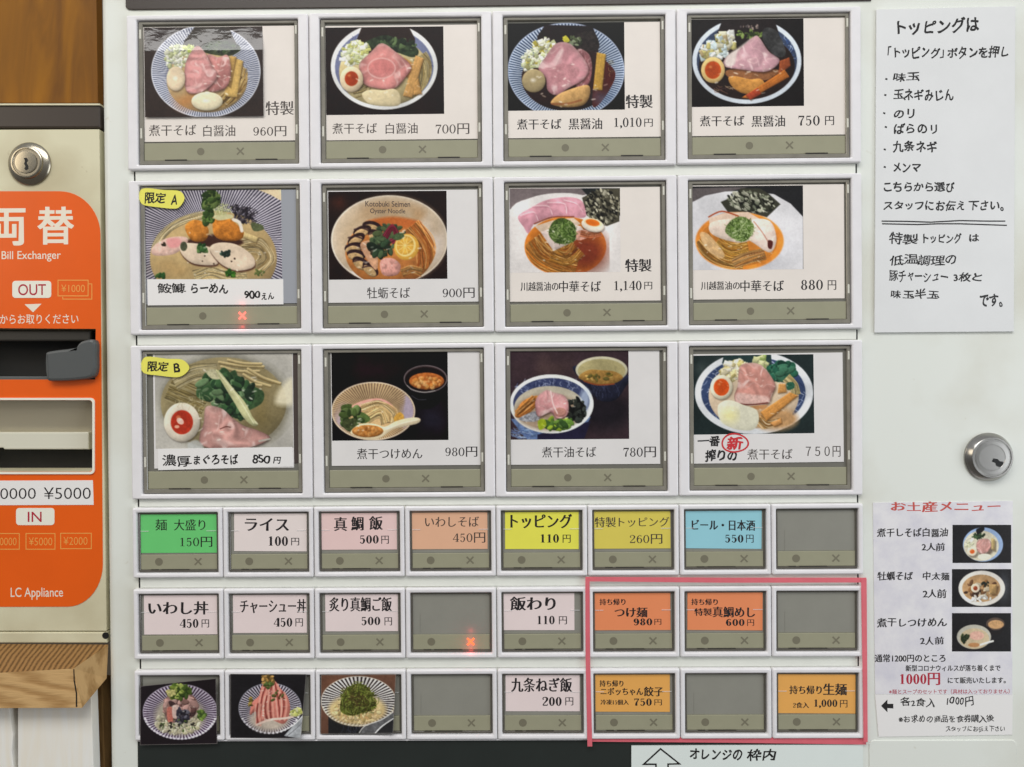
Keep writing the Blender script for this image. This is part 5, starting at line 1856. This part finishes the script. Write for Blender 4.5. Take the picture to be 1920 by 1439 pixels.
# ------------------------------------------------------------------ small labels
G = 'small paper labels in the lower buttons'
C = dict(green=(104, 198, 114), pale=(230, 216, 212), pink=(232, 198, 194), peach=(222, 174, 142), yellow=(226, 222, 84), mustard=(214, 198, 88), blue=(146, 200, 212), orange=(232, 138, 92), amber=(226, 166, 86), pk=(232, 212, 210))
SMALL = [
    ('green label for extra large noodles priced 150 yen', (264, 965, 406, 1037), 'green', [('麺', (291, 974, 313, 995), 'min'), ('大盛り', (326, 974, 385, 995), 'min'), ('150円', (338, 1007, 398, 1026), 'min')], 0),
    ('pale label with three large katakana for rice priced 100 yen', (439, 961, 575, 1034), 'pale', [('ライス', (459, 972, 542, 996), 'minb'), ('100', (504, 1006, 540, 1024), 'minb'), ('円', (546, 1009, 561, 1023), 'min')], .01),
    ('pink label with three large characters priced 500 yen, beside the peach label', (603, 959, 744, 1031), 'pink', [('真', (626, 970, 651, 996), 'minb'), ('鯛', (658, 969, 682, 995), 'minb'), ('飯', (692, 968, 718, 994), 'minb'), ('500', (675, 1004, 710, 1020), 'minb'), ('円', (715, 1005, 729, 1020), 'min')], 0),
    ('peach label in thin brown letters for sardine noodles priced 450 yen', (772, 957, 914, 1030), 'peach', [('いわしそば', (797, 969, 898, 988), 'min'), ('450円', (849, 999, 910, 1018), 'min')], 0),
    ('bright yellow label for toppings priced 110 yen', (947, 955, 1085, 1030), 'yellow', [('トッピング', (957, 964, 1073, 991), 'minb'), ('110', (1014, 1002, 1048, 1018), 'minb'), ('円', (1055, 1003, 1070, 1018), 'min')], .006),
    ('mustard yellow label for special toppings priced 260 yen', (1114, 953, 1257, 1029), 'mustard', [('特製', (1115, 970, 1155, 989), 'minm'), ('トッピング', (1160, 970, 1255, 988), 'min'), ('260円', (1181, 1002, 1242, 1020), 'min')], 0),
    ('light blue label for beer and sake priced 550 yen', (1285, 957, 1428, 1029), 'blue', [('ビール・日本酒', (1297, 975, 1416, 995), 'minb'), ('550', (1360, 1003, 1394, 1018), 'minb'), ('円', (1399, 1003, 1413, 1018), 'min')], .014),
    ('pale pink label for a sardine bowl priced 450 yen, leftmost in its row', (270, 1116, 407, 1190), 'pk', [('いわし丼', (278, 1128, 391, 1153), 'minb'), ('450', (337, 1161, 372, 1178), 'minb'), ('円', (378, 1162, 392, 1177), 'min')], 0),
    ('pale pink label with long katakana word for a pork bowl priced 450 yen', (437, 1115, 575, 1187), 'pk', [('チャーシュー丼', (450, 1124, 574, 1150), 'minb'), ('450', (513, 1159, 548, 1176), 'minb'), ('円', (554, 1160, 568, 1175), 'min')], 0),
    ('pale pink label with six large characters for seared sea bream rice priced 500 yen', (610, 1111, 746, 1184), 'pk', [('炙り真鯛ご飯', (617, 1120, 735, 1147), 'minb'), ('500', (678, 1157, 713, 1173), 'minb'), ('円', (721, 1158, 735, 1173), 'min')], 0),
    ('pale pink label for rice in broth priced 110 yen', (944, 1108, 1077, 1182), 'pk', [('飯わり', (956, 1119, 1042, 1145), 'minb'), ('110', (1008, 1155, 1040, 1171), 'minb'), ('円', (1048, 1156, 1063, 1171), 'min')], .004),
    ('orange label for takeaway dipping noodles priced 980 yen', (1115, 1109, 1257, 1182), 'orange', [('持ち帰り', (1124, 1123, 1173, 1135), 'minb'), ('つけ麺', (1152, 1139, 1214, 1158), 'minb'), ('980', (1188, 1160, 1223, 1173), 'minb'), ('円', (1227, 1161, 1240, 1172), 'min')], 0),
    ('orange label for takeaway sea bream rice priced 600 yen', (1289, 1109, 1430, 1182), 'orange', [('持ち帰り', (1296, 1123, 1346, 1135), 'minb'), ('特製', (1302, 1141, 1335, 1155), 'minb'), ('真鯛めし', (1336, 1138, 1416, 1158), 'minb'), ('600', (1361, 1161, 1396, 1174), 'minb'), ('円', (1401, 1162, 1414, 1174), 'min')], .01),
    ('pale pink label for green onion rice priced 200 yen', (948, 1262, 1087, 1334), 'pk', [('九条ねぎ飯', (958, 1271, 1073, 1298), 'minb'), ('200', (1017, 1307, 1053, 1324), 'minb'), ('円', (1060, 1308, 1075, 1323), 'min')], .004),
    ('amber label for takeaway frozen dumplings priced 750 yen', (1115, 1259, 1256, 1335), 'amber', [('持ち帰り', (1124, 1276, 1169, 1288), 'minb'), ('ニボッちゃん', (1126, 1290, 1206, 1304), 'minb'), ('餃子', (1207, 1288, 1244, 1306), 'minb'), ('冷凍15個入', (1126, 1312, 1179, 1322), 'minb'), ('750', (1189, 1310, 1222, 1324), 'minb'), ('円', (1227, 1312, 1241, 1323), 'min')], .006),
    ('amber label for takeaway raw noodles priced 1,000 yen', (1459, 1265, 1604, 1338), 'amber', [('持ち帰り', (1480, 1286, 1541, 1302), 'minb'), ('生麺', (1543, 1282, 1588, 1304), 'minb'), ('2食入', (1487, 1317, 1517, 1328), 'minb'), ('1,000', (1527, 1312, 1570, 1328), 'minb'), ('円', (1575, 1313, 1589, 1327), 'min')], .008),
]
for label, rc, cn, lines, tilt in SMALL:
    m = mat('label_paper_' + cn, C[cn], 0.4, noise=0.03, nscale=60, coat=0.15)
    o = card('price_label', label, 'label', quad(*rc, tilt), m, G, 2.5, .9)
    SLOPE[0] = slope_at(rc[3]) + tilt
    lettering(lines, 2.65, M_INKB if cn in ('peach', 'mustard') else M_INK, o)

# ------------------------------------------------------------------ photographs taped over three buttons
K5 = 5.333
for label, cor, ox, fn, base, cl in (
        ('photo of a sardine rice bowl in a striped dish, edge overlapping the dark panel', [(263.4, 1287), (405, 1272.5), (407.4, 1395), (262.5, 1397.5)], 240, pic_sardine_rice, (38, 30, 36), lambda s, t: 5 * (s * (1 - t)) ** 4),
        ('photo of a red pork rice bowl with a torn glossy corner', [(432, 1264), (574.5, 1264.7), (564, 1385), (432, 1384)], 240, pic_chashu_rice, (36, 34, 38), lambda s, t: 9 * (s * t) ** 4),
        ('photo of a rice bowl heaped with green leeks on a brown table', [(602, 1265.6), (742.4, 1264.7), (737, 1375.5), (601, 1376.5)], 580, pic_leek_rice, (112, 78, 62), lambda s, t: 7 * (s * t) ** 4)):
    p = Press(cor, K5, ox, 1230, base, 1.2)
    fn(p)
    p.L([((x - ox) * K5, (y - 1230) * K5) for x, y in cor + cor[:1]], 7, (150, 145, 140), sm=False, alpha=.8)
    o = p.sheet('photo_card', 10.2, M_GLOSS, None, cl)
    o['label'], o['category'], o['group'] = label, 'photo', 'photos taped over the bottom buttons'

# ------------------------------------------------------------------ red tape
for label, P, d in (
        ('red tape strip running along the top of the taped frame', [(1098, 1082), (1360, 1083.5), (1624.5, 1083.5), (1624.5, 1092.5), (1360, 1093), (1098.5, 1090.5)], 10.2),
        ('red tape strip down the left side of the taped frame', [(1097.5, 1084), (1105.5, 1084), (1106.5, 1235), (1110.5, 1400), (1101.5, 1400), (1098, 1235)], 10.9),
        ('red tape strip down the right side of the taped frame', [(1614.5, 1086), (1625, 1086), (1627, 1392), (1619.5, 1392)], 11.2),
        ('dark red tape strip along the bottom of the taped frame', [(1106, 1381.5), (1360, 1382), (1624, 1384), (1624, 1396.5), (1360, 1393), (1106, 1391)], 5.6)):
    o = plate('tape_strip', P, d - .3, d, M_TAPE)
    o['label'], o['category'], o['group'] = label, 'tape', 'red tape strips'

# ------------------------------------------------------------------ handwritten topping notice
o = plate('topping_notice', [(1643.5, 18), (1904, 12), (1901, 622), (1640, 624)], 1.4, 4.2, M_BOARD, bev=.4)
o['label'], o['category'] = 'tall handwritten white notice about toppings at upper right', 'notice'
N = [('トッピングは', (1682, 33, 1836, 65), 'hand', -.03), ('「トッピング」', (1664, 86, 1770, 111), 'hand', -.01), ('ボタンを押し', (1776, 86, 1891, 111), 'hand', -.01),
     ('味玉', (1674, 135, 1724, 154), 'hand'), ('玉ネギみじん', (1675, 167, 1788, 190), 'hand'), ('のリ', (1676, 204, 1715, 222), 'hand'), ('ばらのリ', (1676, 231, 1757, 252), 'hand'),
     ('九条ネギ', (1674, 264, 1757, 287), 'hand'), ('メンマ', (1675, 305, 1727, 324), 'hand'), ('こちらから選び', (1657, 341, 1790, 361), 'hand'), ('スタッフにお伝え', (1656, 376, 1808, 396), 'hand'),
     ('下さい。', (1816, 376, 1882, 396), 'hand'), ('特製', (1667, 435, 1722, 459), 'pen'), ('トッピング', (1731, 437, 1803, 457), 'hand'), ('は', (1817, 439, 1836, 454), 'hand'),
     ('低温調理の', (1668, 477, 1793, 499), 'pen'), ('豚チャーシュー', (1667, 507, 1778, 530), 'pen'), ('3枚と', (1788, 511, 1842, 529), 'hand'), ('味玉半玉', (1670, 541, 1760, 561), 'hand'), ('です。', (1837, 551, 1880, 576), 'hand')]
ex = []
for x, y in ((1662, 148), (1660, 178), (1658, 212), (1661, 238), (1659, 280), (1659, 313)):
    ex += stroke_c([(x - 2, y), (x + 2, y + 1.2)], 3.2)
ex += stroke_c([(1653, 415), (1700, 415.5), (1745, 417), (1800, 414), (1850, 415), (1885, 415)], 2.4)
ex += stroke_c([(1654, 420), (1720, 421.5), (1760, 420), (1800, 420), (1888, 423)], 2.4)
for x, y in ((1722, 150), (1696, 186), (1759, 557), (1712, 557)):
    ex += stroke_c([(x - 1.5, y - 2), (x + 1.5, y + 2)], 2.6)
lettering(N, 4.35, M_PEN, o, name='handwriting', extra=ex)

# ------------------------------------------------------------------ souvenir menu poster
o = plate('souvenir_menu', [(1637, 943), (1899, 940), (1898, 1303), (1641, 1302)], 0, 1.0, M_POSTER)
o['label'], o['category'] = 'printed take-home noodle menu with three small bowl photos below the round lock', 'poster'
SLOPE[0] = 0
lettering([('お土産メニュー', (1670, 940.5, 1876, 961), 'brush', 0)], 1.15, M_REDP, o, name='heading')
SLOPE[0] = -.003
lettering([('煮干しそば白醤油', (1644, 990, 1778, 1008), 'brush'), ('2人前', (1728, 1018, 1772, 1034), 'brush'), ('牡蠣そば', (1645, 1072, 1712, 1089), 'brush'), ('中太麺', (1730, 1072, 1780, 1089), 'brush'), ('2人前', (1730, 1105, 1775, 1122), 'brush'),
           ('煮干しつけめん', (1644, 1159, 1776, 1177), 'brush'), ('2人前', (1725, 1194, 1770, 1210), 'brush'), ('通常1200円のところ', (1640, 1227, 1773, 1242), 'gothb'), ('新型コロナウィルスが落ち着くまで', (1698, 1247, 1876, 1259), 'gothb'),
           ('にて販売いたします。', (1777, 1270, 1886, 1282), 'gothb')], 1.15, M_INK, o)
lettering([('1000円', (1688, 1262, 1763, 1285), 'minb'), ('※麺とスープのセットです（具材は入っておりません）', (1667, 1292.5, 1893, 1301.5), 'goth')], 1.15, M_CRIM, o, name='red_lettering')
for rc, fn in (((1786, 984.5, 1896, 1056), pic_mini_white), ((1785, 1067.5, 1896, 1138.5), pic_mini_oyster), ((1785, 1150, 1895.5, 1222), pic_mini_tsukemen)):
    x0, y0, x1, y1 = rc
    picture(o, [(x0, y0), (x1, y0), (x1, y1), (x0, y1)], 2.183, 1620, 780, (40, 38, 40), fn, 1.15, M_PRINT, 1.2)
o = plate('paper_strip', [(1641, 1303), (1899, 1303.5), (1898, 1378), (1647.5, 1382)], 0, 1.4, M_STRIP)
o['label'], o['category'] = 'handwritten white paper strip with a black arrow below the souvenir menu', 'note'
lettering([('各2食入', (1688, 1307, 1753, 1327), 'pen'), ('1000円', (1775, 1305, 1826, 1326), 'pen'), ('※お求めの商品を食券購入後', (1685, 1340, 1864, 1356), 'pen'), ('スタッフにお伝え下さい', (1773, 1361, 1884, 1374), 'pen')], 1.55, M_PEN, o, name='handwriting',
          extra=[('eo', [np.array([(1652, 1324), (1664, 1312), (1664, 1320), (1675, 1320), (1675, 1329), (1664, 1328), (1664, 1336)], float)])])

# ------------------------------------------------------------------ arrow notice at the bottom edge
o = plate('arrow_notice', [(1184, 1399), (1618, 1396.5), (1619, 1560), (1184, 1560)], 1.2, 3.4, M_NOTE)
o['label'], o['category'] = 'white notice with a hand drawn outline arrow, cut off at the bottom edge', 'notice'
A = [(1203, 1435), (1238.5, 1402.5), (1278, 1434), (1254, 1434.5), (1256, 1500), (1228, 1500), (1228.5, 1435)]
A2 = [(1211, 1431.8), (1238.5, 1406.5), (1270, 1431.3), (1251, 1431.8), (1253, 1497), (1231, 1497), (1231.5, 1432)]
lettering([('オレンジの', (1293, 1404, 1392, 1426), 'hand', .01), ('枠内', (1400, 1404, 1456, 1428), 'hand', .01)], 3.55, M_PEN, o, name='handwriting')
link('arrow_outline', fill_contours([('eo', [np.array(A, float), np.array(A2, float)])], 3.55), M_PEN, o)

# ------------------------------------------------------------------ bill exchanger at the left
XD = -8.0
ex_ = thing('bill_exchanger', 'cream and orange bill exchanger with two slots, left of the ticket machine', 'bill exchanger', p2w(-900, 500, XD))
ER = lambda y: 186.0 + (y - 242) * 0.0146
SL1 = [(-90, 615), (179.5, 617), (178.5, 712), (-90, 712)]
SL2 = rr_px(-120, 751, 173, 885, 7)
holed('body', [[(-90, 244), (ER(244), 243), (ER(1183), 1183), (-90, 1183)], SL1, SL2], -500, XD, MATS['cream_paint'], ex_)
OR = [(-90, 359), (112, 359)] + [(112 + 76 * math.sin(t), 359 + 82 - 82 * math.cos(t)) for t in np.linspace(0.12, math.pi / 2, 12)] + [(192.5 - 66 + 66 * math.cos(t), 1138 - 80 + 80 * math.sin(t)) for t in np.linspace(0, math.pi / 2, 12)] + [(-90, 1138.5)]
holed('orange_panel', [OR, SL1, SL2], XD, XD + .8, M_ORANGE, ex_)
plate('top_trim', [(-90, 198), (188, 197), (188.5, 240), (-90, 240)], -500, XD - 5, M_DTOP, ex_, bev=3)
plate('trim_line', [(-90, 194.5), (187, 194.5), (187, 197.5), (-90, 197.5)], -500, XD - 2, MATS['cream_paint'], ex_)
plate('base_flange', [(-90, 1186), (ER(1186) , 1186), (ER(1205), 1206), (-90, 1206)], -500, XD + 2, MATS['cream_paint'], ex_, bev=2)
hu, hv = px(198, 1192, XD + 2)
b = MB()
b.loops([disc(hu, hv, 6.5, XD + 1.9, 20), disc(hu, hv, 6.5, XD + 2.3, 20)])
b.done('screw_hole', M_BLACK, ex_)
# outlet: dark throat and grey lip
oo = plate('bill_outlet', [(-90, 600), (185, 600), (185, 725), (-90, 725)], -120, -60, M_BLACK, ex_)
plate('rail', [(-90, 620), (170, 620), (168, 640), (-90, 640)], -24, XD - 8, M_DPL, oo, bev=3)
plate('rail', [(-90, 706), (90, 706), (90, 714), (-90, 714)], -58, XD - 4, M_GPL, oo, bev=2)
plate('lip', spline([(84, 668), (92, 659), (142, 652), (150, 641), (176, 638), (178.5, 668), (177, 700), (160, 711), (98, 715), (86, 708)], 3), -12, 7, M_GPL, oo, bev=5)
# inlet
ii = plate('bill_inlet', [(-90, 740), (185, 740), (185, 895), (-90, 895)], -130, -70, M_BLACK, ex_)
bb = MB()
A3 = ppoly([(-90, 745), (180, 745)], -14) + ppoly([(180, 812), (-90, 812)], -48)
bb.loops([[(u, v, d - 12) for u, v, d in A3], A3])
bb.done('slope_panel', M_INN, ii)
plate('inner_ledge', [(-90, 811), (166, 811), (166, 843), (8, 843), (5, 840), (-90, 840)], -69, -34, M_INN2, ii, bev=2)
bz = holed('slot_frame', [rr_px(-125, 746.5, 177, 889.5, 8), rr_px(-120, 750.5, 173, 885.5, 6)], XD, XD + 3, M_PLATE, ii)
# writing on the orange panel
OD = XD + .95
SLOPE[0] = -.006
for ln in (('両', (-23, 391, 48, 461), 'gothb'), ('替', (70, 388, 139, 459), 'gothb'), ('Bill Exchanger', (3, 471, 114, 491), 'goth'), ('ここからお取りください', (-32, 590, 147, 608), 'goth'), ('LC Appliance', (20, 1102, 118, 1125), 'goth')):
    lettering([ln], OD, M_OWHITE, ex_)
link('arrow_mark', fill_contours([('eo', [np.array([(46, 571), (78, 570), (62, 586)], float)])], OD), M_OWHITE, ex_)
po = plate('out_plate', rr_px(23, 527, 96, 559, 6), XD + .8, XD + 1.3, M_PLATE, ex_)
lettering([('OUT', (34, 533, 86, 554), 'goth')], XD + 1.45, M_CRIM, po)
pi_ = plate('in_plate', rr_px(30, 953, 102, 985, 6), XD + .8, XD + 1.3, M_PLATE, ex_)
lettering([('IN', (52, 960, 78, 979), 'goth')], XD + 1.45, M_CRIM, pi_)
pl = plate('price_label', [(-90, 902), (174, 901), (175.5, 947), (-90, 948)], XD + .8, XD + 1.4, M_STRIP, ex_)
lettering([('¥10000', (-37, 915, 67, 936), 'gothl'), ('¥5000', (82, 914, 170, 936), 'gothl')], XD + 1.55, M_INK, pl)
oc = frame_c(108, 525, 166, 556, 1.6) + [('eo', [np.array([(166.5, 532), (173, 532), (173, 562), (117, 562), (117, 556.5), (118.4, 556.5), (118.4, 560.5), (171.5, 560.5), (171.5, 533.5), (166.5, 533.5)], float)])]
lettering([('¥1000', (115, 534, 159, 548), 'gothl')], OD, M_OLINE, ex_, extra=oc)
for t, bx, f in (('¥5000', (54, 1008, 98, 1023), (48, 1000, 104, 1031)), ('¥2000', (119, 1007, 164, 1022), (113, 999.5, 172, 1030)), ('¥10000', (-18, 1008, 31, 1023), (-22, 1000, 37, 1031))):
    lettering([(t, bx, 'gothl')], OD, M_OLINE, ex_, extra=frame_c(*f, 1.6))
lk = lathe('lock', 56.5, 308, [(40.5, 0), (40.5, 2.5), (38.5, 5), (30.5, 8), (30, 11.5), (28.5, 12.5), (26, 12.5), (25, 11), (21, 11), (20.4, 12.5), (18, 12.8), (.01, 12.8)], M_CHROME2, ex_, XD)
kp = [(-4, -11), (1, -12), (4, -7), (1, -2), (4, 3), (4.5, 9), (0, 12), (-3.5, 9), (-1, 4), (-4, 0), (-2, -5)]
cu, cv = px(49, 308, XD + 12.8)
b = MB()
b.loops([[(cu + x, cv + y, XD + 12.4) for x, y in kp], [(cu + x, cv + y, XD + 13.1) for x, y in kp]])
b.done('keyhole', M_BLACK, lk)

# ------------------------------------------------------------------ wood around the exchanger
o = plate('wooden_board', [(-150, -150), (178.5, -150), (183.5, 193), (-150, 193)], -70, -50, M_OCHRE)
o['label'], o['category'] = 'ochre varnished board above the bill exchanger', 'board'
b = MB()
FT, FR, FB, FL = (-90, 1267, 44), (138, 1254, 44), (154, 1327.5, 44), (-90, 1328.5, 44)
BT, BR_, BB = (-90, 1207, -9), (203, 1209, -9), (200, 1272, -9)
BL_ = (-90, 1284, -9)
b.v = [(*px(x, y, d), d) for x, y, d in (FT, FR, FB, FL, BT, BR_, BB, BL_)]
b.f = [(0, 1, 2, 3), (4, 5, 1, 0), (1, 5, 6, 2), (3, 2, 6, 7), (7, 6, 5, 4), (0, 3, 7, 4)]
o = b.done('wooden_beam', [M_BEAM, M_BTOP, M_BEND])
for f in o.data.polygons:
    f.material_index = 1 if f.normal.z > .35 else (2 if f.normal.x > .4 else 0)
link('crack', fill_contours([('eo', [np.array([(137.5, 1255), (139.5, 1255), (140, 1275), (144.5, 1300), (144.8, 1326), (142.2, 1326), (142, 1301), (138, 1277)], float)])], 44.4), M_BLACK, o)
o['label'], o['category'] = 'rough sawn wooden beam under the bill exchanger', 'beam'
for label, P in (('whitewashed plank at the left edge with a ragged side', [(-90, 1300), (14, 1300), (19, 1342), (24, 1380), (22, 1410), (28, 1470), (-90, 1470)]), ('wider whitewashed plank under the right end of the beam', [(33, 1300), (170.5, 1300), (176, 1470), (33.5, 1470)])):
    o = plate('wooden_plank', P, -12, 10, M_PLANK, bev=1.2)
    o['label'], o['category'], o['group'] = label, 'plank', 'white planks under the beam'
o = plate('brown_plank', [(-90, 1280), (192, 1280), (199, 1520), (-90, 1520)], -60, -24, M_SIDE)
o['label'], o['category'] = 'unpainted brown plank behind the white planks', 'plank'
